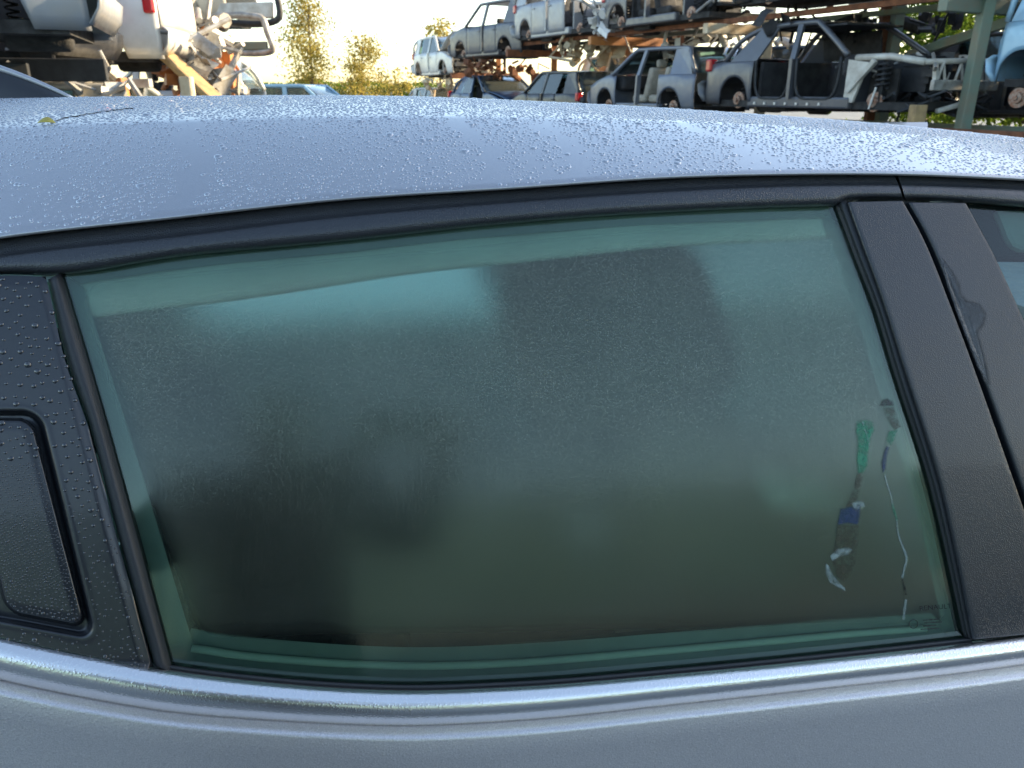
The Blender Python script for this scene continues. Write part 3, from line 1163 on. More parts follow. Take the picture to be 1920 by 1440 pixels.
# inner edge of the front window: dark header and a grey grab-handle cover
def inner_plate(name, px, off, mat, solid, bev):
    P = np.array(px, float)
    S = Shape()
    S.add(list(side(P[:, 0], P[:, 1], off)), [tuple(range(len(P)))])
    return car_shape(S, name, mat, front_door, solid=solid, bev=bev)


inner_plate('inner_frame', [(1806, 366), (2300, 396), (2300, 486), (1890, 482), (1862, 482), (1840, 430)], -0.030, 'seat_fabric', 0.02, 0.004)
inner_plate('handle_cover', [(1868, 392), (2010, 394), (2010, 474), (1916, 470), (1900, 463), (1890, 446), (1880, 420)], -0.0235, 'trim_grey', 0.02, 0.005)

# ------------------------------------------------------------------ windscreen, tail, nose and wheels: the rest of the car
def slab(name, rows, mat, parent=car, solid=0.02):
    S = Shape()
    S.sheet(np.array(rows))
    return car_shape(S, name, mat, parent, smooth=True, solid=solid)


def bow(a0, z, l0, l1, bulge, n=15):
    t = np.linspace(-1, 1, n)
    return [car_pt(a0 + bulge * (1 - k * k), (l0 + l1) / 2 + k * (l1 - l0) / 2, z + 0.02 * (1 - k * k)) for k in t]


zf = float(R_cz[-1])
fr_edge = list(roof_pt(np.full(15, 1.22), np.linspace(0.06, 1.94, 15)))
slab('windscreen', [fr_edge] + [bow(1.22 + 0.85 * k, zf - 0.02 - 0.42 * k, 0.16 - 0.12 * k, 1.18 + 0.12 * k, 0.10 * k) for k in (0.3, 0.6, 1.0)], 'clear_glass', solid=0.005)
for s in (0, 1):
    S = Shape()
    q = 0.0 if s == 0 else 2.0
    p0 = roof_pt(np.array([1.2]), np.array([q]))[0]
    S.beam(p0, car_pt(2.10, 0.03 if s == 0 else 1.31, 0.96), 0.07, 0.06)
    car_shape(S, 'windscreen_pillar', 'silver_paint', car, bev=0.02)
slab('bonnet', [bow(2.0, 0.97, 0.05, 1.30, 0.14), bow(2.4, 0.93, 0.05, 1.30, 0.14), bow(2.75, 0.84, 0.10, 1.26, 0.15), bow(2.92, 0.72, 0.16, 1.20, 0.15)], 'silver_paint')
slab('front_bumper', [bow(2.93, 0.71, 0.10, 1.26, 0.16), bow(2.98, 0.55, 0.08, 1.28, 0.17), bow(2.97, 0.35, 0.10, 1.26, 0.17), bow(2.88, 0.22, 0.14, 1.22, 0.15)], 'silver_paint')
for l0 in (-0.02, 1.30):
    S = Shape()
    cbox(S, 1.9, 2.95, l0, l0 + 0.08, 0.30, 0.90, 0, 0.92)
    car_shape(S, 'front_wing', 'silver_paint', car, bev=0.04)


def rear_quarter():
    """Body side behind the rear door, from the roof gutter down to the sill, near and far side."""
    e = -330.0
    col0 = [side(np.array(e), by_u(FBOT, e), -0.004), side(np.array(e), by_u(CH_T, e), 0.004), side(np.array(e), by_u(CH_B, e), 0.006)]
    base = side(np.array(e), by_u(CH_B, e) + 30, 0.0116)
    col0 += [base, base - LAT * 0.016 - np.array((0, 0, 0.18)), base - LAT * 0.004 - np.array((0, 0, 0.42)), base + LAT * 0.03 - np.array((0, 0, 0.66))]
    A0 = [float((p - CEN) @ AX) for p in col0]
    L0 = [float((p - CEN) @ LAT) for p in col0]
    Z0 = [float(p[2]) for p in col0]
    ends = [(0.13, 1.12), (0.07, 1.02), (0.06, 0.98), (0.04, 0.93), (0.03, 0.78), (0.05, 0.55), (0.09, 0.30)]
    near, far = [], []
    for k in np.linspace(0, 1, 14):
        a_top = A0[0] + (-1.60 - A0[0]) * k
        ag = max(a_top, -1.18)
        gl_, gz_ = np.interp(ag, R_A, R_gl), np.interp(ag, R_A, R_gz) - 0.004
        f = max(0.0, (-1.18 - a_top) / 0.42)
        lt, zt = gl_ + (0.12 - gl_) * f, gz_ + (1.13 - gz_) * f
        pts = [(a_top, lt, zt)]
        for a_, l_, z_, (le, ze) in zip(A0, L0, Z0, ends):
            z2 = z_ + (ze - z_) * k
            pts.append((a_ + (-1.74 - a_) * k, l_ + (le - l_) * k ** 2, min(z2, zt - 0.003)))
        near.append([car_pt(*p) for p in pts])
        far.append([car_pt(p[0], 2 * LC - p[1], p[2]) for p in pts])
    for P in (near, far):
        S = Shape()
        S.sheet(np.array(P))
        car_shape(S, 'rear_wing', 'silver_paint', car, smooth=True, solid=0.006)


rear_quarter()
re_edge = list(roof_pt(np.full(15, -1.18), np.linspace(0.06, 1.94, 15)))
slab('rear_window', [re_edge, bow(-1.42, 1.24, 0.15, 1.19, -0.07), bow(-1.62, 1.02, 0.10, 1.24, -0.08)], 'far_misted_glass', solid=0.0)
slab('tailgate', [bow(a, z, 0.16 - d, 1.18 + d, -0.08) for a, z, d in ((-1.62, 1.03, 0.06), (-1.68, 0.95, 0.08), (-1.72, 0.80, 0.10))], 'silver_paint')
slab('rear_bumper', [bow(-1.74, 0.78, 0.04, 1.32, -0.12), bow(-1.82, 0.58, 0.03, 1.33, -0.13), bow(-1.78, 0.30, 0.06, 1.30, -0.12)], 'silver_paint')
surface('tyre', (0.016, 0.016, 0.017), 0.85, 0, (90, 0.4, 0.004), 0.25, 12)
surface('alloy', (0.42, 0.43, 0.44), 0.4, 0.9, None, 0.15, 8)
for a in (-1.25, 2.35):
    for l, sg in ((0.03, 1), (1.15, 1)):
        S = Shape()
        S.lathe(car_pt(a, l, 0.31), LAT, [(0.0, 0.20), (-0.005, 0.27), (0.02, 0.305), (0.16, 0.305), (0.185, 0.27), (0.18, 0.20)], 28)
        w = car_shape(S, 'wheel', 'tyre', car, smooth=True)
        S = Shape()
        S.lathe(car_pt(a, l, 0.31), LAT, [(0.03, 0.03), (0.03, 0.06), (0.05, 0.07), (0.02, 0.19), (0.0, 0.205), (0.17, 0.205)], 28)
        car_shape(S, 'rim', 'alloy', w, smooth=True)

# ------------------------------------------------------------------ aerial fin, roof gap, fallen leaf, marks on the pane
def fin():
    a1, q1 = roof_at(122, 188)
    a1 = float(a1) - 0.035
    rows = []
    for k in np.linspace(0, 1, 12):
        a = a1 - 0.20 * k
        h = 0.062 * (1 - (1 - k) ** 1.8) * (1 if k < 0.86 else 1 - ((k - 0.86) / 0.14) ** 2 * 0.8) + 0.001
        w = 0.022 * (0.35 + 0.65 * math.sin(math.pi * min(1, k * 0.85 + 0.1)))
        base = roof_pt(np.array([a]), np.array([0.985]))[0] - np.array((0, 0, 0.004))
        sec = []
        for t in np.linspace(0, math.pi, 11):
            x = math.cos(t)
            sec.append(base - LAT * w * x * (1 - 0.55 * math.sin(t)) + np.array((0, 0, h * math.sin(t) ** 0.8)))
        rows.append(sec)
    S = Shape()
    S.sheet(np.array(rows))
    o = car_shape(S, 'roof_aerial', 'black_gloss', car, smooth=True)
    ridge = [np.array(r_[5]) + np.array((0, 0, 0.0015)) for r_ in rows[:11]]
    S = Shape()
    S.tube(polyline(ridge, 24), np.linspace(0.003, 0.007, 24), 8)
    car_shape(S, 'aerial_edge', 'silver_roof_paint', o, smooth=True)
    return o


fin()


def roof_line(px, lift):
    out = []
    for u, v in px:
        a, q = roof_at(u, v)
        out.append(roof_pt(np.array([a]), np.array([q]))[0] + np.array((0, 0, lift)))
    return np.array(out)


gp = polyline([(104, 228), (125, 221), (150, 217), (180, 212), (215, 207), (250, 203)], 26)
S = Shape()
S.tube(polyline(roof_line(gp, 0.0004), 60), 0.0006, 6)
car_shape(S, 'roof_seam', 'black_trim', roof, smooth=True)
lf = roof_line([(88, 233)], 0.0012)[0]
S = Shape()
rows = []
for k in np.linspace(-1, 1, 9):
    w = 0.0042 * (1 - abs(k) ** 1.8) + 0.0004
    rows.append([lf + AX * (0.0085 * k) + LAT * (w * t * 0.8) + np.array((0, 0, 0.001 * (1 - k * k) + 0.5 * w * (t + 1))) for t in (-1, 0, 1)])
S.sheet(np.array(rows))
leaf = S.build('fallen_leaf', 'leaf_yellow', None, smooth=True, solid=0.0006)
tag(leaf, 'small yellow leaf lying on the wet silver roof', 'leaf')


def soft_edge(o, vals):
    at_ = o.data.attributes.new('edge', 'FLOAT', 'POINT')
    at_.data.foreach_set('value', np.asarray(vals, np.float32))


def pane_mark(name, poly, mat, parent, off=-0.0096):
    """Film lying on the glass: solid inside, thinning out to nothing at its rim."""
    P = np.array(poly, float)
    nxt, prv = np.roll(P, -1, 0), np.roll(P, 1, 0)
    tan = nxt - prv
    nrm = np.stack([-tan[:, 1], tan[:, 0]], 1) / (np.linalg.norm(tan, axis=1, keepdims=True) + 1e-6)
    area = 0.5 * np.sum(P[:, 0] * nxt[:, 1] - nxt[:, 0] * P[:, 1])
    inn = P + nrm * (3.2 if area > 0 else -3.2)
    n = len(P)
    mid = np.concatenate([P + (P - inn) * 0.5, inn])
    V = side(mid[:, 0], mid[:, 1], off)
    S = Shape()
    S.add(list(V), [(i, (i + 1) % n, n + (i + 1) % n, n + i) for i in range(n)] + [tuple(range(n, 2 * n))])
    o = S.build(name, mat, None)
    soft_edge(o, [0.0] * n + [1.0] * n)
    return adopt(o, parent)


def streak(name, col, lo, hi, scale):
    """Film on the pane: broken up by noise, the glass shows through."""
    N = Nodes(name)
    nz = N.noise(scale, 4.0, 0.65)
    p = N.n('BsdfPrincipled', {'Base Color': (*col, 1), 'Roughness': 0.3})
    t = N.n('BsdfTransparent')
    f = N.n('MapRange', {'Value': nz.outputs[0], 'From Min': 0.32, 'From Max': 0.62, 'To Min': lo, 'To Max': hi})
    ed = N.n('Attribute', attribute_name='edge', attribute_type='GEOMETRY')
    f2 = N.n('Math', {0: f.outputs[0], 1: ed.outputs['Fac']}, operation='MULTIPLY')
    N.finish(N.n('MixShader', {0: f2.outputs[0], 1: t.outputs[0], 2: p.outputs[0]}).outputs[0])


streak('green_film', (0.0, 0.17, 0.085), 0.25, 0.95, 150)  # green and blue: colours seen through the clear trickles, painted on as film
streak('blue_film', (0.002, 0.022, 0.075), 0.5, 1.0, 150)
streak('wiped_streak', (0.045, 0.046, 0.030), 0.0, 0.75, 110)
streak('water_streak', (0.22, 0.28, 0.27), 0.1, 0.95, 190)
streak('dark_streak', (0.005, 0.009, 0.009), 0.3, 1.0, 150)
streak('wet_edge', (0.006, 0.007, 0.008), 0.2, 0.9, 60)
streak('wet_film', (0.050, 0.055, 0.060), 0.3, 0.85, 60)
pane_mark('streak_patch', [(1606, 789), (1624, 787), (1637, 791), (1640, 806), (1633, 820), (1628, 852), (1627, 874), (1620, 886), (1609, 886), (1606, 862), (1609, 832), (1605, 810)], 'green_film', glass)['label'] = 'green patch in the left trickle'
pane_mark('streak_patch', [(1607, 887), (1621, 887), (1614, 915), (1609, 934), (1600, 948), (1584, 952), (1595, 930), (1603, 905)], 'wiped_streak', glass)
pane_mark('streak_patch', [(1576, 954), (1592, 951), (1613, 945), (1614, 962), (1609, 984), (1588, 981), (1570, 984)], 'blue_film', glass)['label'] = 'blue patch in the left trickle'
pane_mark('streak_patch', [(1570, 985), (1610, 985), (1609, 1015), (1603, 1056), (1594, 1078), (1582, 1092), (1570, 1082), (1560, 1052), (1564, 1030), (1568, 1004)], 'wiped_streak', glass)
pane_mark('streak_patch', [(1548, 1056), (1556, 1064), (1562, 1078), (1572, 1090), (1583, 1101), (1585, 1108), (1572, 1102), (1556, 1092), (1548, 1076)], 'water_streak', glass)
pane_mark('streak_patch', [(1596, 944), (1610, 939), (1620, 942), (1622, 950), (1612, 956), (1602, 953)], 'water_streak', glass, -0.0090)
pane_mark('streak_patch', [(1556, 1042), (1570, 1030), (1590, 1026), (1598, 1031), (1590, 1040), (1574, 1044), (1560, 1052)], 'water_streak', glass, -0.0090)
pane_mark('streak_patch', [(1648, 760), (1654, 750), (1664, 747), (1673, 751), (1677, 761), (1660, 762)], 'dark_streak', glass)
pane_mark('streak_patch', [(1656, 763), (1676, 763), (1690, 800), (1678, 808), (1668, 794), (1658, 776)], 'wiped_streak', glass)
pane_mark('streak_patch', [(1666, 808), (1684, 806), (1678, 822), (1670, 836), (1662, 826)], 'green_film', glass)['label'] = 'green patch in the right trickle'
pane_mark('streak_patch', [(1662, 836), (1668, 838), (1663, 858), (1661, 880), (1655, 886), (1653, 868), (1657, 850)], 'blue_film', glass)['label'] = 'blue patch in the right trickle'


def ribbon(name, px, w, mat, parent, off=-0.0095):
    P = polyline(px, len(px) * 6)
    d = np.gradient(P, axis=0)
    nrm = np.stack([-d[:, 1], d[:, 0]], 1)
    nrm /= np.linalg.norm(nrm, axis=1, keepdims=True)
    r = np.random.default_rng(len(px) * 31 + int(px[0][1]))
    ww = w * (0.6 + 0.8 * r.random(len(P)))[:, None]
    A, B = P + nrm * ww / 2, P - nrm * ww / 2
    G = np.stack([side(A[:, 0], A[:, 1], off), side(P[:, 0], P[:, 1], off), side(B[:, 0], B[:, 1], off)], 1)
    S = Shape()
    S.sheet(G)
    o = car_shape(S, name, mat, parent, smooth=True)
    soft_edge(o, np.tile([0.0, 1.0, 0.0], len(P)))
    return o


ribbon('streak_patch', [(1659, 890), (1664, 910), (1671, 930), (1673, 946)], 4, 'water_streak', glass)
ribbon('streak_patch', [(1673, 946), (1677, 960), (1682, 974)], 7, 'green_film', glass)
ribbon('streak_patch', [(1682, 976), (1684, 1000), (1692, 1024), (1700, 1046), (1696, 1066), (1692, 1084)], 6, 'water_streak', glass)
ribbon('streak_patch', [(1692, 1086), (1696, 1102), (1699, 1116)], 5, 'dark_streak', glass)
ribbon('streak_patch', [(1699, 1124), (1696, 1144), (1694, 1162)], 7, 'water_streak', glass)
ribbon('streak_patch', [(1617, 790), (1624, 812), (1631, 838)], 2.2, 'water_streak', glass, -0.0088)
pane_mark('water_film', [(1764, 484), (1776, 494), (1788, 510), (1801, 532), (1804, 550), (1815, 563), (1838, 569), (1851, 588), (1848, 608), (1836, 624), (1843, 650), (1853, 690), (1858, 722), (1846, 716), (1826, 660), (1796, 590), (1776, 530)], 'wet_edge', pt2, 0.0013)
pane_mark('water_film', [(1762, 484), (1772, 494), (1783, 512), (1795, 532), (1799, 552), (1811, 566), (1834, 572), (1845, 590), (1840, 606), (1830, 622), (1838, 650), (1846, 690), (1850, 712), (1834, 690), (1815, 640), (1796, 590), (1776, 534)], 'wet_film', pt2, 0.0016)


# maker's print etched in the corner of the pane
def glass_print(txt, u, v, size_px, name):
    cu = bpy.data.curves.new(name, 'FONT')
    cu.body = txt
    cu.size = 1.0
    cu.fill_mode = 'BOTH'
    tmp = bpy.data.objects.new(name + '_tmp', cu)
    COL.objects.link(tmp)
    dg = bpy.context.evaluated_depsgraph_get()
    me = bpy.data.meshes.new_from_object(tmp.evaluated_get(dg))
    bpy.data.objects.remove(tmp, do_unlink=True)
    co = np.array([v_.co[:] for v_ in me.vertices])
    U = u + co[:, 0] * size_px * 1.12 - co[:, 1] * 0.10 * size_px
    V = v - co[:, 1] * size_px - co[:, 0] * size_px * 0.085
    P = side(U, V, -0.0098)
    me.vertices.foreach_set('co', P.reshape(-1).astype(np.float32))
    me.materials.clear()
    me.materials.append(MAT['glass_print'])
    me.update()
    o = bpy.data.objects.new(name, me)
    COL.objects.link(o)
    return adopt(o, glass)


glass_print('RENAULT', 1724, 1145, 12.5, 'glass_print')
S = Shape()
th = np.linspace(0, 2 * math.pi, 25)
cpix = np.stack([1713 + 8 * np.cos(th), 1170 + 8 * np.sin(th)], 1)
S.tube(side(cpix[:, 0], cpix[:, 1], -0.0100), 0.0004, 5)
car_shape(S, 'glass_print', 'glass_print', glass)
for vv, u0, u1 in ((1163, 1730, 1762), (1168, 1733, 1766), (1174, 1731, 1756), (1180, 1726, 1762)):
    ribbon('glass_print', [(u0, vv), ((u0 + u1) / 2, vv - 1), (u1, vv - 2)], 2.0, 'glass_print', glass, -0.0099)

# ------------------------------------------------------------------ ground
surface('yard_ground', (0.175, 0.195, 0.205), 0.9, 0, (14, 0.6, 0.05), 0.0, 1.3, col2=(0.125, 0.137, 0.145))
S = Shape()
gx = np.r_[-900, -300, -100, np.linspace(-40, 40, 41), 100, 300, 900]
gy = np.r_[-900, -300, -60, np.linspace(-20, 80, 51), 140, 400, 900]
gz = 0.05 * np.sin(gx[:, None] * 0.9) * np.cos(gy[None, :] * 0.7) - 0.05
S.sheet(np.stack(np.broadcast_arrays(gx[:, None], gy[None, :], gz), -1))
g = S.build('ground', 'yard_ground', None, smooth=True)
g['kind'] = 'structure'

# ------------------------------------------------------------------ wrecked cars: shared builder
def wreck_paint(name, col, dust=(0.30, 0.27, 0.22)):
    N = Nodes(name)
    nz = N.noise(2.2, 6.0, 0.65)
    n2 = N.noise(9.0, 4.0, 0.6)
    f = N.ramp(nz.outputs[0], 0.46, 0.78, (0, 0, 0), (0.55, 0.55, 0.55))
    mix = N.n('MixRGB', {0: f, 1: (*col, 1), 2: (*dust, 1)})
    rg = N.n('MapRange', {'Value': n2.outputs[0], 'From Min': 0.3, 'From Max': 0.7, 'To Min': 0.28, 'To Max': 0.55})
    p = N.n('BsdfPrincipled', {'Base Color': mix.outputs[0], 'Roughness': rg.outputs[0], 'Metallic': 0.25, 'Coat Weight': 0.3, 'Coat Roughness': 0.15})
    N.finish(p.outputs[0])


wreck_paint('paint_silver', (0.27, 0.285, 0.31))
wreck_paint('paint_grey', (0.085, 0.09, 0.105), (0.20, 0.18, 0.15))
wreck_paint('paint_grey_blue', (0.13, 0.15, 0.19))
wreck_paint('paint_white', (0.62, 0.61, 0.58))
wreck_paint('paint_black', (0.025, 0.027, 0.032), (0.12, 0.11, 0.10))
wreck_paint('paint_light_blue', (0.30, 0.50, 0.66))
wreck_paint('paint_dark_blue', (0.03, 0.07, 0.14), (0.12, 0.13, 0.14))
wreck_paint('paint_beige', (0.55, 0.50, 0.40))
surface('dark_underbody', (0.022, 0.021, 0.020), 0.8, 0, (30, 0.5, 0.02), 0.4, 5)
surface('dark_plastic', (0.020, 0.021, 0.023), 0.6, 0, (60, 0.2, 0.005), 0.3, 8)
surface('bare_metal', (0.46, 0.45, 0.42), 0.5, 0.4, (40, 0.2, 0.004), 0.3, 7, col2=(0.25, 0.22, 0.18))
surface('pale_primer', (0.56, 0.54, 0.48), 0.55, 0.1, (40, 0.2, 0.004), 0.2, 6, col2=(0.40, 0.36, 0.30))
surface('rust', (0.23, 0.085, 0.035), 0.85, 0, (35, 0.6, 0.01), 0.0, 6, col2=(0.12, 0.05, 0.028))
surface('orange_paint', (0.52, 0.20, 0.05), 0.6, 0, (30, 0.3, 0.01), 0.0, 3, col2=(0.30, 0.12, 0.05))
surface('green_paint', (0.16, 0.22, 0.17), 0.6, 0, (30, 0.3, 0.01), 0.0, 3, col2=(0.22, 0.20, 0.14))
surface('cream_paint', (0.62, 0.52, 0.36), 0.6, 0, (30, 0.3, 0.01), 0.0, 3, col2=(0.45, 0.30, 0.16))
surface('timber', (0.40, 0.27, 0.12), 0.85, 0, (40, 0.6, 0.01), 0.0, 8, col2=(0.25, 0.17, 0.09))
surface('cabin_dark', (0.030, 0.030, 0.032), 0.85, 0, (60, 0.3, 0.01), 0.3, 6)
surface('cabin_beige', (0.36, 0.33, 0.27), 0.85, 0, (60, 0.3, 0.01), 0.15, 6)
surface('tail_lamp', (0.45, 0.012, 0.018), 0.2, 0, None, coat=0.6)
surface('head_lamp', (0.55, 0.57, 0.58), 0.15, 0.3, None, coat=0.8)
surface('brake_disc', (0.26, 0.12, 0.07), 0.6, 0.5, None, 0.0, 25, col2=(0.45, 0.38, 0.32))
surface('bright_green', (0.02, 0.40, 0.14), 0.4)
_N = Nodes('wreck_glass')
_fr = _N.n('Fresnel', {'IOR': 1.5})
_tr = _N.n('BsdfTransparent', {'Color': (0.45, 0.58, 0.55, 1)})
_gl = _N.n('BsdfGlossy', {'Color': (0.9, 0.95, 1, 1), 'Roughness': 0.06})
_ds = _N.n('BsdfDiffuse', {'Color': (0.25, 0.28, 0.26, 1)})
_m0 = _N.n('MixShader', {0: 0.22, 1: _tr.outputs[0], 2: _ds.outputs[0]})
_N.finish(_N.n('MixShader', {0: _fr.outputs[0], 1: _m0.outputs[0], 2: _gl.outputs[0]}).outputs[0])

KINDS_OF_CAR = {
    # L, W, H, windscreen foot/top, roof end, tail foot (fractions of L from the rear), belt, cowl, nose heights, boot deck
    'hatch': dict(L=3.95, W=1.70, H=1.48, wf=0.72, wt=0.55, re=0.10, tf=0.02, belt=0.93, cowl=0.98, nose=0.72, boot=None),
    'sedan': dict(L=4.45, W=1.76, H=1.44, wf=0.70, wt=0.53, re=0.26, tf=0.12, belt=0.90, cowl=0.95, nose=0.70, boot=0.96),
    'suv': dict(L=4.35, W=1.80, H=1.68, wf=0.71, wt=0.56, re=0.06, tf=0.015, belt=1.04, cowl=1.09, nose=0.84, boot=None),
    'crossover': dict(L=3.9, W=1.78, H=1.62, wf=0.71, wt=0.56, re=0.06, tf=0.015, belt=1.02, cowl=1.06, nose=0.82, boot=None, w=(0.105, 0.82), droop=0.24),
    'van': dict(L=4.60, W=1.86, H=2.00, wf=0.80, wt=0.66, re=0.02, tf=0.008, belt=1.08, cowl=1.12, nose=0.85, boot=None),
}


def wreck(name, kind, paint, loc, heading, label, group, doors=(1, 1, 1, 1), fenders=(1, 1), hood=1, tail=1, wheels=(0, 0, 0, 0),
          glass=(1, 1, 1), cabin='cabin_dark', front='bumper', seats=1, tilt=0.0, roll=0.0, under=1, seed=0, parts_mat='bare_metal', hood_open=0, lamps=1):
    """doors: near-front, near-rear, far-front, far-rear; glass: windscreen, sides, rear. Local x points to the nose, near side is -y."""
    K = KINDS_OF_CAR[kind]
    L, W, H = K['L'], K['W'], K['H']
    r = np.random.default_rng(seed)
    root = empty(name, loc, heading)
    root.rotation_euler = (roll, tilt, heading)
    tag(root, label, 'wrecked car', group)
    X = lambda f: (f - 0.5) * L
    sill, belt = 0.24, K['belt']
    wheel_x = tuple(X(f_) for f_ in K.get('w', (0.19, 0.80)))
    droop = K.get('droop', 0.0)
    ar = 0.36

    def hw(x):
        k = abs(2 * x / L)
        return W / 2 * (1 - 0.13 * k ** 5)

    def y_out(x, z):
        lo = np.clip((0.45 - z) / 0.25, 0, 1)
        hi = np.clip((z - belt + 0.25) / 0.3, 0, 1)
        return hw(x) - 0.05 * lo ** 1.5 - 0.035 * hi ** 2

    def y_roof(z):
        return W / 2 * (0.96 - 0.20 * np.clip((z - belt) / (H - belt), 0, 1.1))

    def top_line(x):
        f = x / L + 0.5
        if f >= K['wf']:
            k = (f - K['wf']) / (1 - K['wf'])
            return K['cowl'] + (K['nose'] - K['cowl']) * k ** 1.6 - 0.03
        if K['boot'] and f <= K['tf']:
            return K['boot'] - 0.05 - 0.05 * (1 - f / K['tf'])
        return belt

    def bottom(x):
        z = sill
        for wx in wheel_x:
            d = abs(x - wx)
            if d < ar:
                z = max(z, 0.31 + math.sqrt(ar * ar - d * d))
        return z

    def panel(pname, f0, f1, s, mat, n=16, m=7, par=root):
        P = []
        for x in np.linspace(X(f0), X(f1), n):
            zb, zt = bottom(x), top_line(x)
            P.append([(x, s * y_out(x, z), z) for z in np.linspace(zb, max(zt, zb + 0.02), m)])
        return Shape().sheet(np.array(P)).build(pname, mat, par, smooth=True, solid=0.03)

    def wedge(pname, xs, zs, ys, mat, par=root, solid=0.02, n=9, crown=0.03):
        """Sheet across the car: stations (x, z, half width)."""
        P = []
        for x, z, y in zip(xs, zs, ys):
            P.append([(x, y * t, z + crown * (1 - t * t)) for t in np.linspace(-1, 1, n)])
        return Shape().sheet(np.array(P)).build(pname, mat, par, smooth=True, solid=solid)

    # floor pan and sills
    S = Shape().box((0, 0, sill + 0.02), (L * 0.90, W * 0.86, 0.10))
    S.build('floor_pan', 'dark_underbody', root)
    for s in (-1, 1):
        S = Shape().box(((wheel_x[0] + wheel_x[1]) / 2, s * (W / 2 - 0.10), sill + 0.05), (wheel_x[1] - wheel_x[0] - 2 * ar + 0.04, 0.14, 0.16))
        S.build('sill', paint, root, bev=0.03)
    # quarter panels, fenders
    for s in (-1, 1):
        panel('quarter_panel', 0.012, 0.285, s, paint, 22)
    for s, on in zip((-1, 1), fenders):
        if on:
            panel('front_fender', 0.685, 0.985, s, paint, 22)
    # pillars and roof
    zr = H - 0.05
    b_f = 0.475
    for s in (-1, 1):
        # windscreen pillar + roof rail + rear pillar as one bent rail
        pts = [(X(K['wf']), s * y_out(X(K['wf']), belt), belt + 0.02)]
        pts += [(X(K['wf'] + (K['wt'] - K['wf']) * k), s * y_roof(belt + (zr - belt) * k), belt + (zr - belt) * k ** 0.9) for k in (0.35, 0.7, 0.93)]
        for k in np.linspace(0, 1, 6):
            f = K['wt'] + (K['re'] - K['wt']) * k
            pts.append((X(f), s * y_roof(zr) * (1 - 0.05 * k), zr + 0.02 * math.sin(math.pi * k) - 0.03 * k))
        pts.append((X((K['re'] + K['tf']) / 2 - 0.005), s * y_roof((belt + zr) / 2), (belt + zr) / 2 + 0.05))
        pts.append((X(K['tf']), s * (y_out(X(max(K['tf'], 0.03)), belt) - 0.03), belt + 0.01))
        Shape().tube(polyline(pts, 30), 0.042, 8).build('roof_rail', paint, root, smooth=True)
        Shape().beam((X(b_f), s * y_out(0, belt), sill + 0.1), (X(b_f) - 0.02, s * (y_out(0, belt) - 0.01), belt), 0.10, 0.06, (1, 0, 0)).beam(
            (X(b_f) - 0.02, s * (y_out(0, belt) - 0.01), belt - 0.02), (X(b_f) - 0.08, s * y_roof(zr), zr), 0.05, 0.10, (1, 0, 0)).build('centre_pillar', paint, root)
        # rear side pillar
        f1, f2 = K['tf'] + 0.02, min(K['re'] + 0.10, 0.30)
        V = [(X(f1), s * (y_out(X(f1), belt) - 0.02), belt), (X(0.245 if K['boot'] else 0.20), s * (y_out(X(0.2), belt) - 0.02), belt), (X(f2), s * y_roof(zr), zr), (X(K['re'] + 0.01), s * y_roof(zr), zr)]
        if kind == 'sedan':
            V = [(X(0.15), s * (y_out(X(0.15), belt) - 0.02), belt), (X(0.29), s * (y_out(X(0.2), belt) - 0.02), belt), (X(0.36), s * y_roof(zr), zr), (X(K['re'] + 0.01), s * y_roof(zr), zr - 0.02)]
        if True:
            Shape().add(V, [(0, 1, 2, 3)]).build('rear_pillar', paint, root, solid=0.03)
    xs = [X(K['wt'] + 0.005), X(K['wt'] - 0.06)] + [X(K['wt'] + (K['re'] - K['wt']) * k) for k in (0.35, 0.6, 0.85, 1.0)]
    wedge('roof', xs, [zr, zr + 0.012, zr + 0.02, zr + 0.018, zr + 0.0, zr - 0.03], [y_roof(zr)] * 6, paint)
    # hood and tail
    if hood:
        hs = np.linspace(K['wf'] - 0.01, 0.985, 6)
        o = wedge('bonnet', [X(f) - X(K['wf']) for f in hs], [top_line(X(f)) + 0.035 - K['cowl'] for f in hs], [hw(X(f)) - 0.10 for f in hs], paint)
        o.location = (X(K['wf']), 0, K['cowl'])
        o.rotation_euler = (0, -hood_open, 0)
    if K['boot']:
        wedge('boot_lid', [X(K['tf'] + 0.02), X(0.08), X(0.03), X(0.012)], [K['boot'] - 0.02, K['boot'] - 0.02, K['boot'] - 0.05, K['boot'] - 0.10], [W / 2 - 0.12] * 4, paint)
        wedge('rear_panel', [X(0.012), X(0.006), X(0.012)], [K['boot'] - 0.10, 0.75, 0.55], [W / 2 - 0.12] * 3, paint)
    if tail and not K['boot']:
        zs = [zr - 0.03, belt, 0.80, 0.58]
        xsT = [X(K['re']), X(K['tf']), X(0.006), X(0.006)]
        par = root
        wedge('tailgate', xsT[1:], zs[1:], [W / 2 - 0.14, W / 2 - 0.12, W / 2 - 0.12], paint)
    if glass[2]:
        wedge('rear_window', [X(K['re']), X(K['tf'])], [zr - 0.02, belt + 0.01], [y_roof(zr) - 0.03, W / 2 - 0.15], 'wreck_glass', solid=0.006)
    if glass[0]:
        wedge('windscreen', [X(K['wt']) + 0.02, X((K['wf'] + K['wt']) / 2), X(K['wf'])], [zr, (zr + belt) / 2 + 0.04, belt + 0.03], [y_roof(zr) - 0.03, y_roof((zr + belt) / 2) - 0.02, W / 2 - 0.12], 'wreck_glass', solid=0.006)
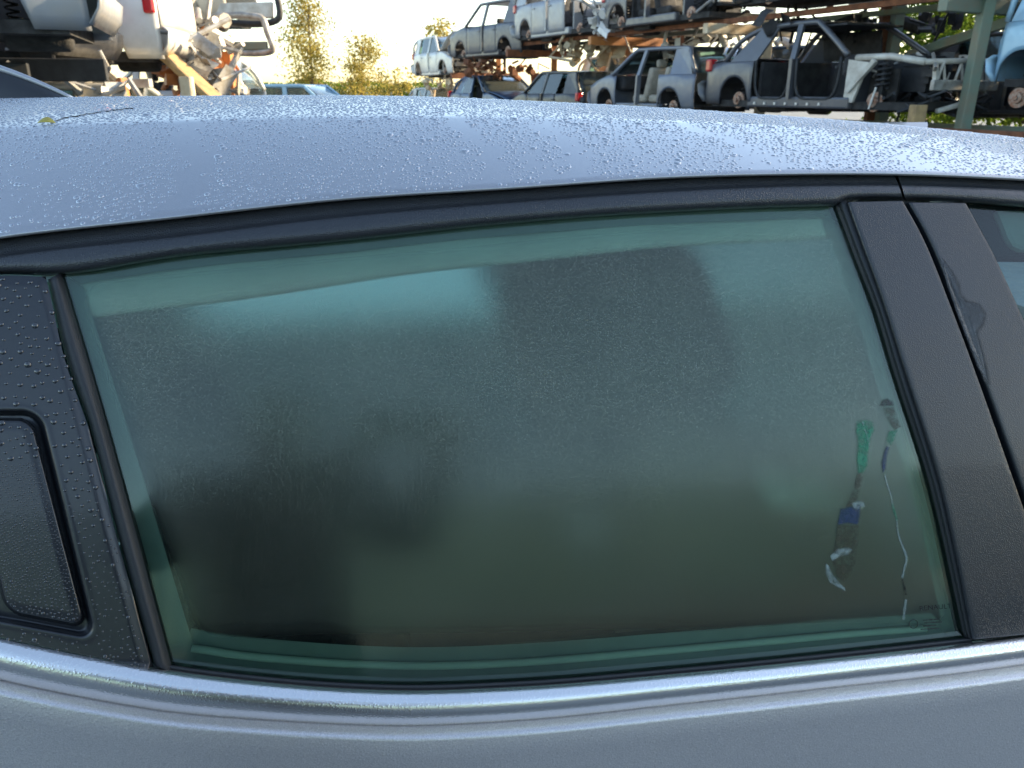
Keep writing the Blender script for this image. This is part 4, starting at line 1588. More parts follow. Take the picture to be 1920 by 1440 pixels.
    # lamps, bumpers
    if tail:
        for s in (-1, 1) if lamps else ():
            Shape().box((X(0.03), s * (W / 2 - 0.12), 0.86 if kind != 'suv' else 0.98), (0.14, 0.16, 0.20)).build('tail_lamp', 'tail_lamp', root, bev=0.03)
        wedge('rear_bumper', [X(0.0), X(-0.018), X(-0.01), X(0.01)], [0.62, 0.56, 0.40, 0.28], [W / 2 - 0.06, W / 2 - 0.02, W / 2 - 0.02, W / 2 - 0.06], paint, crown=0.0)
    if front == 'bumper':
        wedge('front_bumper', [X(0.985), X(1.012), X(1.01), X(0.98)], [0.66, 0.58, 0.40, 0.26], [W / 2 - 0.14, W / 2 - 0.08, W / 2 - 0.07, W / 2 - 0.10], paint, crown=0.0)
        for s in (-1, 1):
            Shape().box((X(0.955), s * (W / 2 - 0.22), 0.66), (0.20, 0.26, 0.14)).build('head_lamp', 'head_lamp', root, bev=0.04)
    else:
        Shape().box((X(0.975), 0, 0.52), (0.06, W * 0.74, 0.13)).build('crash_beam', 'bare_metal', root, bev=0.015)
        Shape().tube([(X(0.95), -W * 0.40, 0.80), (X(0.965), 0, 0.82), (X(0.95), W * 0.40, 0.80)], 0.035, 8).build('slam_panel', parts_mat, root, smooth=True)
        for s in (-1, 1):
            Shape().tube([(X(0.72), s * W * 0.44, belt - 0.02), (X(0.84), s * W * 0.42, 0.88), (X(0.95), s * W * 0.40, 0.80)], 0.045, 8).build('apron_rail', parts_mat, root, smooth=True)
            Shape().beam((X(0.965), s * W * 0.30, 0.52), (X(0.955), s * W * 0.30, 0.80), 0.05).build('lamp_bracket', parts_mat, root)
    # engine and running gear
    if (not hood) or hood_open or front != 'bumper':
        S = Shape()
        S.box((X(0.84), 0.0, 0.62), (0.55, 0.66, 0.36)).box((X(0.85), -0.1, 0.83), (0.34, 0.5, 0.12))
        for _ in range(16):
            c = (X(r.uniform(0.75, 0.94)), r.uniform(-0.36, 0.36) * W, r.uniform(0.36, 0.86))
            if r.random() < 0.5:
                S.box(c, r.uniform(0.06, 0.24, 3))
            else:
                S.tube([c, np.array(c) + r.uniform(-0.22, 0.22, 3), np.array(c) + r.uniform(-0.3, 0.3, 3)], r.uniform(0.012, 0.04), 6)
        S.build('engine', 'dark_plastic', root)['kind'] = 'stuff'
        S = Shape()
        for _ in range(9):
            c = (X(r.uniform(0.76, 0.95)), r.uniform(-0.4, 0.4) * W, r.uniform(0.45, 0.90))
            S.tube([c, np.array(c) + r.uniform(-0.18, 0.18, 3), np.array(c) + r.uniform(-0.25, 0.25, 3)], r.uniform(0.012, 0.03), 6)
        S.build('hoses', 'bare_metal', root)['kind'] = 'stuff'
    if under:
        Shape().tube([(X(0.78), 0.12, 0.20), (X(0.5), 0.08, 0.18), (X(0.3), 0.15, 0.18), (X(0.2), 0.3, 0.2)], 0.035, 8).build('exhaust_pipe', 'dark_underbody', root, smooth=True)
        Shape().lathe((X(0.06), 0.32, 0.22), (1, 0, 0), [(0, 0.02), (0, 0.11), (0.04, 0.13), (0.46, 0.13), (0.50, 0.11), (0.5, 0.02)], 14).build('silencer', 'dark_underbody', root, smooth=True)
        Shape().box((X(0.33), -0.1, 0.20), (0.6, 0.9, 0.12)).build('fuel_tank', 'dark_plastic', root, bev=0.03)
        for wx in wheel_x:
            Shape().beam((wx, -W * 0.40, 0.26), (wx, W * 0.40, 0.26), 0.08).build('axle_beam', 'dark_underbody', root)
            for s in (-1, 1):
                hel = [(wx + 0.055 * math.cos(t), s * W * 0.34 + 0.055 * math.sin(t), 0.32 + 0.30 * t / (2 * math.pi * 5)) for t in np.linspace(0, 2 * math.pi * 5, 50)]
                Shape().tube(hel, 0.010, 5).build('coil_spring', 'dark_plastic', root, smooth=True)
    k = 0
    for wx in wheel_x[::-1]:
        for s in (-1, 1):
            c = (wx, s * (W / 2 - 0.20), 0.31 - droop)
            if wheels[k]:
                t_ = Shape().lathe(c, (0, s, 0), [(0.0, 0.19), (-0.01, 0.26), (0.02, 0.305), (0.14, 0.305), (0.17, 0.26), (0.16, 0.19)], 24).build('wheel', 'tyre', root, smooth=True)
                Shape().lathe(c, (0, s, 0), [(0.10, 0.02), (0.11, 0.07), (0.08, 0.10), (0.13, 0.18), (0.15, 0.195), (0.0, 0.195)], 24).build('rim', 'alloy', t_, smooth=True)
            else:
                d_ = Shape().lathe(c, (0, s, 0), [(0.02, 0.0), (0.02, 0.13), (0.045, 0.13), (0.045, 0.075), (0.09, 0.07), (0.09, 0.035), (0.12, 0.03), (0.12, 0.0)], 20).build('brake_disc', 'brake_disc', root, smooth=False)
            k += 1
    # doors
    spans = ((b_f + 0.012, 0.683), (0.287, b_f - 0.012))
    for i, on in enumerate(doors):
        s = -1 if i < 2 else 1
        f0, f1 = spans[i % 2]
        if not on:
            continue
        d = panel('door', f0, f1, s, paint, 8, 7)
        Shape().box((X(f0 + 0.025), s * (y_out(X(f0), belt - 0.14) + 0.012), belt - 0.14), (0.16, 0.03, 0.035)).build('handle', paint, d, bev=0.01)
        if glass[1]:
            ft0 = min(f0 + 0.0, K['wt'] - 0.02) if i % 2 else f0 - 0.015
            ft1 = f1 - 0.02 if i % 2 else K['wt'] + 0.02
            if i % 2:
                ft0 = max(K['re'] + 0.06, f0 - 0.03)
            V = [(X(f0), s * (y_out(X(f0), belt) - 0.015), belt), (X(f1), s * (y_out(X(f1), belt) - 0.015), belt), (X(ft1), s * (y_roof(zr) + 0.004), zr - 0.03), (X(ft0), s * (y_roof(zr) + 0.004), zr - 0.03)]
            Shape().add(V, [(0, 1, 2, 3)]).build('window', 'wreck_glass', d, solid=0.005)
    # cabin
    Shape().box((X(K['wf']) - 0.05, 0, 0.78), (0.34, W * 0.80, 0.30)).build('dashboard', 'cabin_dark', root, bev=0.06)
    Shape().box((X(0.30), 0, 0.62), (0.06, W * 0.84, 0.52)).build('rear_bulkhead', 'cabin_dark', root)
    Shape().box((X(K['wf']) + 0.10, 0, 0.62), (0.05, W * 0.84, 0.62)).build('front_bulkhead', paint, root)
    if seats:
        for fx, ys in ((0.46, (-0.36, 0.36)), (0.30, (0.0,))):
            for yy in ys:
                wy = 0.48 if yy else W * 0.74
                st = Shape().box((X(fx), yy, 0.78), (0.16, wy, 0.62), Matrix.Rotation(-0.30, 3, 'Y')).build('seat', cabin, root, smooth=True, bev=0.05)
                Shape().box((X(fx) + 0.30, yy, 0.46), (0.50, wy, 0.16)).build('seat_cushion', cabin, st, smooth=True, bev=0.05)
                Shape().box((X(fx) - 0.14, yy, 1.16), (0.10, 0.24, 0.16)).build('head_restraint', cabin, st, smooth=True, bev=0.04)
        th = np.linspace(0, 2 * math.pi, 18)
        Shape().tube([(X(K['wf']) - 0.32 + 0.07 * math.sin(t), -0.36 + 0.18 * math.cos(t), 0.92 + 0.17 * math.sin(t)) for t in th], 0.014, 6, False).build('steering_wheel', 'cabin_dark', root, smooth=True)
    return root


# ------------------------------------------------------------------ the row of stacked wrecks on the right
ROW0, RDIR, RLAT = np.array((3.59, 15.8, 0.0)), np.array((0.44, -0.898, 0.0)), np.array((0.898, 0.44, 0.0))
R_HEAD = math.atan2(RDIR[1], RDIR[0])
TIER = (0.98, 2.68)


def row(t, lat, z=0.0):
    return ROW0 + RDIR * t + RLAT * lat + np.array((0, 0, z))


def put(t0, t1, tier, kind, nose_near, **k):
    K = KINDS_OF_CAR[kind]
    lat = k.pop('lat', 0.0)
    dz = k.pop('dz', 0.0)
    dh = k.pop('turn', 0.0)
    c = row((t0 + t1) / 2, lat + K['W'] / 2, TIER[tier] - 0.12 + dz)
    # local -y (near side) must face the aisle: with the nose near the near side is on local -y when heading along RDIR
    head = R_HEAD if nose_near else R_HEAD + math.pi
    if not nose_near:      # far side faces the aisle: swap the sides
        d = k.get('doors', (1, 1, 1, 1))
        k['doors'] = (d[2], d[3], d[0], d[1])
        f = k.get('fenders', (1, 1))
        k['fenders'] = (f[1], f[0])
        w = k.get('wheels', (0, 0, 0, 0))
        k['wheels'] = (w[1], w[0], w[3], w[2])
    return wreck('wrecked_car', kind, k.pop('paint'), tuple(c), head + dh, k.pop('label'), 'wrecked cars stacked in the yard', **k)


# lower tier, from the near end
put(5.25, 9.15, 0, 'crossover', True, lat=0.70, paint='paint_light_blue', label='light blue wreck with bare brake disc at the right edge', doors=(1, 1, 1, 1), glass=(1, 1, 1), seed=2, dz=0.46, lamps=0)
stripped = put(0.0, 4.45, 0, 'sedan', True, paint='paint_grey', label='grey sedan shell stripped of doors and nose on the right rack', doors=(0, 0, 1, 1), fenders=(0, 0), hood=0, tail=1,
               glass=(0, 0, 0), front='bare', seats=0, seed=3, parts_mat='pale_primer')
put(-4.15, -0.25, 0, 'hatch', False, paint='paint_grey_blue', label='grey-blue hatchback without doors or tail lamp, left of the stripped sedan shell', doors=(0, 0, 1, 1), glass=(1, 0, 1), tail=0, cabin='cabin_beige', seed=4, wheels=(0, 0, 0, 0))
put(-8.6, -4.5, 0, 'hatch', False, paint='paint_black', label='black hatchback with rear window low in the row behind the grey-blue hatchback', seed=5, dz=-0.38)
put(-13.2, -8.9, 0, 'sedan', True, paint='paint_dark_blue', label='dark blue car with a slanting pale windscreen, low in the distant row', doors=(0, 1, 1, 1), seed=6, dz=-0.35)
put(-17.4, -13.5, 0, 'hatch', True, paint='paint_silver', label='farthest silver car of the lower tier of the right row', seed=7, hood=0, front='bare', dz=-0.75)
# upper tier
put(-3.8, 0.2, 1, 'hatch', True, paint='paint_grey', label='grey door-less wreck above the grey-blue hatchback', doors=(0, 0, 0, 0), fenders=(0, 0), hood=0, glass=(0, 0, 0), front='bare', seats=1, seed=8, parts_mat='pale_primer')
put(-8.2, -4.0, 1, 'suv', True, paint='paint_silver', label='silver four-door wreck with stripped nose on the upper tier of the right row', doors=(1, 1, 1, 1), fenders=(0, 0), hood=0, glass=(0, 0, 0), front='bare', seed=9, parts_mat='paint_white')
put(-12.4, -8.5, 1, 'suv', False, paint='paint_grey', label='dark grey wreck with open empty tail on the upper tier of the right row', doors=(1, 1, 1, 1), tail=0, glass=(0, 0, 0), seed=10, turn=0.10, dz=-0.32)
put(-16.8, -12.7, 1, 'hatch', True, paint='paint_white', label='white wreck with raised bonnet far along the upper tier', fenders=(1, 1), hood=1, hood_open=0.75, front='bare', seed=12, dz=-0.78)
put(0.6, 5.0, 1, 'sedan', False, paint='paint_black', label='dark underside of the wreck racked above the stripped sedan shell', doors=(0, 0, 0, 0), glass=(0, 0, 0), seed=14, dz=0.12)
put(5.9, 10.2, 1, 'suv', True, paint='paint_white', label='white wreck on the upper tier above the light blue one', seed=15, dz=0.2)
# second row of wrecks right behind, glimpsed through the rack
put(2.2, 6.3, 0, 'hatch', True, paint='paint_black', label='black wreck standing behind the nose of the stripped sedan shell', lat=2.9, seed=16, doors=(1, 1, 1, 1), dz=0.05)
put(-9.5, -5.4, 0, 'hatch', True, paint='paint_beige', label='beige wreck in the row behind the black hatchback', lat=2.7, seed=17, dz=0.1)

put(-3.6, 0.4, 0, 'hatch', False, paint='paint_dark_blue', label='dark blue wreck in the row behind the grey-blue hatchback', lat=2.8, seed=18, dz=0.05)
put(-8.4, -4.3, 1, 'suv', False, paint='paint_beige', label='beige wreck behind the silver four-door wreck on the upper tier', lat=2.7, seed=19, dz=-0.1)
# extra bare metal on the stripped shell: splash panels, struts, spring, wiring
def strip_details():
    p = stripped
    K = KINDS_OF_CAR['sedan']
    L, W = K['L'], K['W']
    X = lambda f: (f - 0.5) * L
    s = -1
    S = Shape().add([(X(0.70), s * W * 0.47, 0.30), (X(0.735), s * W * 0.47, 0.30), (X(0.76), s * W * 0.47, 0.62), (X(0.80), s * W * 0.46, 0.80), (X(0.70), s * W * 0.47, 0.86)], [(0, 1, 2, 3, 4)])
    S.build('hinge_post', 'pale_primer', p, solid=0.04)
    Shape().beam((X(0.715), s * W * 0.48, 0.44), (X(0.80), s * W * 0.47, 0.84), 0.06, 0.07).build('apron_brace', 'pale_primer', p, bev=0.01)
    hel = [(X(0.815) + 0.085 * math.cos(t), s * W * 0.40 + 0.085 * math.sin(t), 0.48 + 0.32 * t / (2 * math.pi * 5)) for t in np.linspace(0, 2 * math.pi * 5, 60)]
    Shape().tube(hel, 0.015, 6).build('coil_spring', 'dark_plastic', p, smooth=True)
    Shape().cyl((X(0.815), s * W * 0.40, 0.22), (X(0.815), s * W * 0.40, 0.84), 0.03).build('strut', 'dark_plastic', p, smooth=True)
    Shape().cyl((X(0.80), s * W * 0.46, 0.22), (X(0.812), s * W * 0.45, 0.50), 0.014, 8).build('link_rod', 'paint_white', p)
    Shape().box((X(0.80), s * W * 0.33, 0.52), (0.46, 0.03, 0.42)).build('inner_apron', 'dark_underbody', p)
    Shape().box((X(0.86), s * W * 0.36, 0.24), (0.70, 0.10, 0.07)).build('control_arm', 'dark_plastic', p, bev=0.02)
    Shape().beam((X(0.955), s * W * 0.20, 0.20), (X(0.99), s * W * 0.02, 0.30), 0.08, 0.06).build('engine_mount', 'pale_primer', p, bev=0.015)
    for y0 in (-0.28, -0.08, 0.15):
        Shape().tube([(X(0.962), y0 * W, 0.56), (X(0.962), y0 * W + 0.07, 0.80), (X(0.962), y0 * W + 0.16, 0.56)], 0.02, 6).build('lattice_bracket', 'pale_primer', p)
    S = Shape()
    r = np.random.default_rng(77)
    for _ in range(26):
        c = np.array((X(r.uniform(0.82, 0.99)), r.uniform(-0.45, 0.4) * W, r.uniform(0.12, 0.42)))
        S.tube([c, c + r.uniform(-0.2, 0.2, 3) * (1, 1, 0.5), c + r.uniform(-0.3, 0.3, 3) * (1, 1, 0.6)], r.uniform(0.01, 0.025), 6)
    S.build('wiring_loom', 'dark_plastic', p)['kind'] = 'stuff'
    # door seals left hanging round the openings
    for f0, f1 in ((0.295, 0.462), (0.488, 0.675)):
        zr = K['H'] - 0.09
        pts = [(X(f0), s * W * 0.48, 0.90), (X(f0) + 0.04, s * W * 0.48, 0.50), (X(f0) + 0.14, s * W * 0.475, 0.36), (X((f0 + f1) / 2), s * W * 0.475, 0.34), (X(f1) - 0.12, s * W * 0.475, 0.36), (X(f1) - 0.02, s * W * 0.48, 0.52), (X(f1), s * W * 0.48, 0.90)]
        Shape().tube(polyline(pts, 26), 0.024, 6).build('door_seal', 'dark_plastic', p, smooth=True)
    for k in range(7):
        Shape().box((X(0.31 + 0.05 * k), s * (W / 2 - 0.022), 0.27), (0.035, 0.02, 0.035)).build('sill_clip', 'paint_white', p)


strip_details()
stripped.scale = (1.10, 1.10, 1.10)
stripped.location = row(2.45, 0.97, TIER[0] + 0.0)
Shape().box((-0.42, 0.66, 1.12), (1.15, 0.04, 0.42), Matrix.Rotation(0.22, 3, 'X')).build('dark_backing', 'cabin_dark', stripped, bev=0.02)  # plate added over the far windows so the cabin reads dark
Shape().box((-0.2, 0.0, 1.345), (1.5, 1.16, 0.03)).build('headliner', 'cabin_dark', stripped, bev=0.01)


# ------------------------------------------------------------------ racks carrying the wrecks
def rack_post(p, h, mat, label, w=0.16, foot=True):
    o = Shape().beam(p, np.array(p) + np.array((0, 0, h)), w, w * 0.8, (1, 0, 0)).build('rack_post', mat, None, bev=0.012)
    tag(o, label, 'post', 'steel posts of the car racks')
    if foot:
        Shape().box(np.array(p) + np.array((0, 0, 0.02)), (w * 2.2, w * 2.2, 0.04)).build('foot_plate', mat, o)
    return o


def rack_beam(p, q, mat, label, w=0.10, h=0.16):
    o = Shape().beam(p, q, w, h).build('rack_beam', mat, None, bev=0.01)
    return tag(o, label, 'beam', 'steel beams of the car racks')


rack_post(row(5.02, 0.75), 5.6, 'green_paint', 'green steel post left of the light blue wreck', 0.19)
rack_post(row(2.55, 2.05), 5.6, 'green_paint', 'green steel post rising behind the roof of the stripped sedan', 0.20)
rack_post(row(2.25, 2.10), 5.6, 'rust', 'rusty steel post paired with the green one behind the stripped sedan', 0.18)
rack_post(row(-0.45, 2.0), 5.6, 'cream_paint', 'cream steel post between the stripped sedan and the hatchback', 0.22)
rack_post(row(-3.3, 2.0), 4.2, 'rust', 'rusty steel post behind the roof of the grey-blue hatchback', 0.18)
rack_post(row(-5.4, 2.0), 4.2, 'orange_paint', 'orange steel post above the bonnet of the grey-blue hatchback', 0.22)
rack_post(row(-9.35, 2.0), 4.4, 'orange_paint', 'orange steel post above the black hatchback', 0.22)
rack_post(row(-13.3, 2.0), 2.6, 'orange_paint', 'farthest orange steel post along the right row', 0.22)
for t, m, lb in ((4.95, 'green_paint', 'green cross arm of the rack by the light blue wreck'), (0.1, 'cream_paint', 'cream cross arm under the upper wreck beside the stripped sedan roof'),
                 (-4.0, 'orange_paint', 'orange cross arm under the upper tier by the hatchback'), (-8.4, 'rust', 'rusty cross arm under the silver four-door wreck'), (-12.6, 'rust', 'rusty cross arm far along the right row')):
    zt = TIER[1] - 0.12 - (0.0 if t > -8 else 0.1 if t > -9 else 0.62)
    rack_beam(row(t, -0.05, zt), row(t, 2.1, zt), m, lb, 0.14, 0.18)
for lat, m, lb in ((0.50, 'rust', 'long rusty rail along the aisle side of the upper tier'), (1.7, 'green_paint', 'long green rail along the back of the upper tier')):
    rack_beam(row(-8.4, lat, TIER[1] + 0.02), row(5.2, lat, TIER[1] + 0.02), m, lb, 0.08, 0.09)
for lat, m, lb in ((0.25, 'rust', 'long rusty rail along the aisle side of the lower tier'), (1.7, 'green_paint', 'long green rail along the back of the lower tier')):
    rack_beam(row(-18, lat, TIER[0] - 0.06), row(10.5, lat, TIER[0] - 0.06), m, lb, 0.12, 0.14)
for t, m, lb in ((5.1, 'green_paint', 'green stub carrying the lower tier by the light blue wreck'), (0.0, 'rust', 'rusty stub under the tail of the stripped sedan'), (-4.3, 'rust', 'rusty stub under the grey-blue hatchback'),
                 (-8.8, 'rust', 'rusty stub under the black hatchback'), (-13.3, 'rust', 'rusty stub far along the lower tier')):
    rack_beam(row(t, -0.05, TIER[0] - 0.20), row(t, 2.1, TIER[0] - 0.20), m, lb, 0.14, 0.14)
    for la in (0.1, 1.9):
        rack_post(row(t, la), TIER[0] - 0.27, m, lb + (' at the aisle' if la < 1 else ' at the back'), 0.14)
# yellow timber props and a sloping tie by the green post
tm = Shape().beam(row(5.05, -0.30, 0.1), row(5.05, -0.30, 1.30), 0.20, 0.16, (1, 0, 0)).build('timber_prop', 'timber', None, bev=0.01)
tag(tm, 'yellow timber prop at the foot of the green post', 'timber')
rack_beam(row(2.6, 2.4, 2.05), row(5.2, 1.4, 2.45), 'green_paint', 'sloping green brace behind the nose of the stripped sedan', 0.10, 0.14)
rack_beam(row(3.2, 2.2, 2.2), row(4.4, 1.2, 3.3), 'dark_plastic', 'thin dark tie rod above the stripped sedan', 0.035, 0.035)

# loose spares lying on the lower tier and heaped between the wrecks
def spares(name, c, spread, n, mat, label, seed):
    r = np.random.default_rng(seed)
    S = Shape()
    for _ in range(int(n * 1.8)):
        p = np.array(c) + r.uniform(-1, 1, 3) * np.array(spread)
        k = r.random()
        if k < 0.16:
            S.box(p, r.uniform(0.05, 0.22, 3), Matrix.Rotation(r.uniform(0, 3), 3, 'Z') @ Matrix.Rotation(r.uniform(-0.6, 0.6), 3, 'X'))
        elif k < 0.45:      # bent sheet metal
            R_ = np.array(Matrix.Rotation(r.uniform(0, 6.3), 3, 'Z') @ Matrix.Rotation(r.uniform(-1.4, 1.4), 3, 'X'))
            rad, ln = r.uniform(0.08, 0.3), r.uniform(0.12, 0.4)
            th_ = np.linspace(0, r.uniform(0.6, 2.0), 6)
            wv = r.uniform(-0.04, 0.04, (6, 3))
            S.sheet(np.array([[p + R_ @ np.array((rad * math.cos(a_), rad * math.sin(a_), ln * (b_ - 0.5) + wv[i_, j_])) for j_, b_ in enumerate((0, 0.5, 1))] for i_, a_ in enumerate(th_)]))
        elif k < 0.7:
            S.cyl(p, p + r.uniform(-0.3, 0.3, 3) * (1, 1, 0.6), r.uniform(0.03, 0.12), 9)
        else:
            S.tube([p, p + r.uniform(-0.3, 0.3, 3), p + r.uniform(-0.45, 0.45, 3)], r.uniform(0.015, 0.04), 6)
    o = S.build(name, mat, None)
    return tag(o, label, 'scrap', None, 'stuff')


spares('scrap_pile', row(-1.6, 1.9, 2.35), (1.4, 0.5, 0.22), 26, 'pale_primer', 'pale scrap heaped under the upper wreck behind the hatchback', 1)
spares('scrap_pile', row(-5.9, 1.2, 2.42), (0.9, 0.7, 0.18), 24, 'cream_paint', 'cream scrap wedged under the silver four-door wreck', 2)
spares('scrap_pile', row(-10.6, 0.9, 2.12), (1.1, 0.6, 0.20), 26, 'rust', 'rusty scrap wedged under the dark grey wreck', 3)
spares('scrap_pile', row(-13.6, 0.6, 1.62), (1.2, 0.6, 0.22), 26, 'cream_paint', 'pale scrap below the white wreck far along the row', 4)
spares('scrap_pile', row(2.0, 1.6, 2.55), (1.6, 0.5, 0.12), 22, 'cabin_dark', 'dark scrap hanging above the stripped sedan roof', 5)
spares('scrap_pile', row(-4.0, 0.4, 2.95), (0.35, 0.4, 0.35), 22, 'paint_white', 'white engine scrap at the nose of the silver four-door wreck', 6)

# ------------------------------------------------------------------ the stacks on the left
L_GROUP = 'wrecked cars stacked in the yard'
wreck('wrecked_car', 'sedan', 'paint_silver', (-5.75, 6.9, 1.70), math.radians(200), 'silver sedan with red tail lamp and dark underside racked high at the left edge', L_GROUP, seed=21, glass=(1, 1, 1))
wreck('wrecked_car', 'van', 'paint_white', (-6.75, 11.2, 1.62), math.radians(186), 'sunlit white van wreck in the left stack behind the silver sedan', L_GROUP, seed=22, glass=(0, 0, 0), tail=1, doors=(1, 0, 1, 1))
wreck('wrecked_car', 'hatch', 'paint_black', (-6.75, 9.35, 1.55), math.radians(183), 'added black wreck filling the shadowed gap behind the silver sedan of the left stack', L_GROUP, seed=26, glass=(0, 1, 0), doors=(1, 1, 0, 1))  # black car added to fill the shadowed gap behind the sedan
wreck('wrecked_car', 'suv', 'paint_beige', (-6.9, 15.2, 2.35), math.radians(178), 'beige wreck with open tail high in the left stack', L_GROUP, seed=23, glass=(0, 0, 0), tail=0, doors=(1, 1, 0, 1))
wreck('wrecked_car', 'hatch', 'paint_white', (-6.5, 14.6, 0.55), math.radians(184), 'white wreck below the beige one in the left stack', L_GROUP, seed=24, tail=0, glass=(0, 0, 1))
wreck('wrecked_car', 'hatch', 'paint_beige', (-6.1, 9.6, 0.10), math.radians(188), 'beige wreck at the foot of the left stack', L_GROUP, seed=25, glass=(1, 1, 1), wheels=(1, 1, 1, 1))

rack_beam((-8.6, 7.3, 1.68), (-4.25, 8.7, 1.68), 'dark_plastic', 'dark beam under the silver sedan of the left stack', 0.12, 0.22)
rack_beam((-8.2, 6.4, 1.66), (-4.6, 7.9, 1.66), 'dark_plastic', 'dark front beam under the silver sedan at the left edge', 0.12, 0.14)
rack_beam((-8.0, 9.4, 1.56), (-4.2, 9.6, 1.56), 'bare_metal', 'pale beam under the white van of the left stack', 0.12, 0.10)
rack_post((-4.45, 9.35, 0.0), 1.62, 'orange_paint', 'orange steel post under the white van of the left stack', 0.16)
rack_post((-7.6, 9.30, 0.0), 1.62, 'rust', 'rusty steel post at the back of the left stack', 0.16)
rack_post((-4.5, 13.2, 0.0), 2.3, 'orange_paint', 'orange steel post under the beige wreck of the left stack', 0.18)
rack_post((-3.45, 8.75, 0.0), 1.62, 'cream_paint', 'pale steel post under the tail of the silver sedan', 0.14)
sp_ = Shape().beam((-4.55, 10.9, 1.95), (-3.55, 10.6, 1.10), 0.30, 0.10).build('fallen_bumper', 'timber', None, bev=0.03)
tag(sp_, 'brown panel leaning at the foot of the left stack', 'panel')


def frame_part(name, c, w, h, tilt, turn, mat, inner, label):
    """A loose tailgate or door: rounded frame round an opening with an inner skin."""
    root = empty(name, c)
    root.rotation_euler = (tilt, 0, turn)
    tag(root, label, 'tailgate', 'loose tailgates hanging on the left stack')
    pts = [(-w / 2, 0, -h / 2), (w / 2, 0, -h / 2), (w / 2 * 0.94, 0, h * 0.1), (w / 2 * 0.82, 0, h / 2), (-w / 2 * 0.82, 0, h / 2), (-w / 2 * 0.94, 0, h * 0.1), (-w / 2, 0, -h / 2)]
    Shape().tube(polyline(pts, 44), 0.055, 8).build('frame', mat, root, smooth=True)
    Shape().box((0, 0, -h * 0.34), (w * 0.9, 0.06, h * 0.26)).build('lower_skin', inner, root, bev=0.02)
    return root


frame_part('loose_tailgate', (-4.55, 14.3, 3.05), 1.35, 0.95, math.radians(-8), math.radians(-12), 'dark_plastic', 'pale_primer', 'dark framed tailgate hanging open at the end of the left stack')
frame_part('loose_tailgate', (-4.55, 14.0, 2.35), 1.10, 0.50, math.radians(6), math.radians(-10), 'bare_metal', 'green_paint', 'pale tailgate frame with green skin below the dark framed one')
frame_part('loose_tailgate', (-5.0, 13.6, 1.95), 0.55, 0.55, math.radians(0), math.radians(-6), 'rust', 'rust', 'small rusty frame below the pale tailgate frame')
spares('scrap_pile', (-5.0, 12.9, 2.35), (0.45, 0.4, 0.7), 40, 'bare_metal', 'pale scrap heaped beside the white van of the left stack', 31)
spares('scrap_pile', (-5.0, 13.0, 1.75), (0.4, 0.4, 0.4), 26, 'orange_paint', 'rusty orange scrap under the tailgates of the left stack', 32)
spares('scrap_pile', (-6.2, 8.6, 1.60), (1.6, 0.4, 0.10), 22, 'dark_plastic', 'dark scrap on the beam under the silver sedan', 33)
spares('scrap_pile', (-5.6, 9.2, 1.50), (1.3, 0.3, 0.06), 16, 'bare_metal', 'pale scrap lying on the roof of the beige wreck', 34)
spares('scrap_pile', (-4.2, 11.6, 1.75), (0.35, 0.5, 0.35), 26, 'bare_metal', 'pale scrap at the tail of the white van', 35)

# a pale car parked at the end of the aisle, only its roof in sight
wreck('parked_hatchback', 'suv', 'paint_light_blue', (-4.75, 18.9, -0.06), math.radians(-8), 'pale blue car roof just showing beyond the silver roof', 'cars standing in the aisle', seed=41, wheels=(1, 1, 1, 1))

# ------------------------------------------------------------------ trees and hedges
def leaf_material(name, c1, c2):
    N = Nodes(name)
    nz = N.noise(1.7, 3.0, 0.6)
    col = N.ramp(nz.outputs[0], 0.35, 0.68, c1, c2)
    d = N.n('BsdfDiffuse', {'Color': col})
    t = N.n('BsdfTranslucent', {'Color': col})
    N.finish(N.n('MixShader', {0: 0.45, 1: d.outputs[0], 2: t.outputs[0]}).outputs[0])


leaf_material('leaf_gold', (0.36, 0.28, 0.08), (0.22, 0.20, 0.05))
leaf_material('leaf_green', (0.08, 0.14, 0.02), (0.14, 0.19, 0.03))
leaf_material('leaf_dark', (0.030, 0.055, 0.030), (0.045, 0.075, 0.038))
surface('bark', (0.10, 0.075, 0.05), 0.9, 0, (20, 0.6, 0.02), 0.3, 5)


def leaves_mesh(P, size, mat, parent, name='crown', seed=0):
    r = np.random.default_rng(seed)
    n = len(P)
    d1 = r.standard_normal((n, 3))
    d1 /= np.linalg.norm(d1, axis=1, keepdims=True)
    d2 = np.cross(d1, r.standard_normal((n, 3)))
    d2 /= np.linalg.norm(d2, axis=1, keepdims=True)
    s = (size * r.uniform(0.6, 1.4, n))[:, None]
    V = np.stack([P - d1 * s, P + d2 * s * 0.45, P + d1 * s, P - d2 * s * 0.45], 1).reshape(-1, 3)
    F = (np.arange(n)[:, None] * 4 + np.arange(4)[None]).tolist()
    o = mesh_obj(name, V, F, mat, parent, False)
    o['kind'] = 'stuff'
    return o


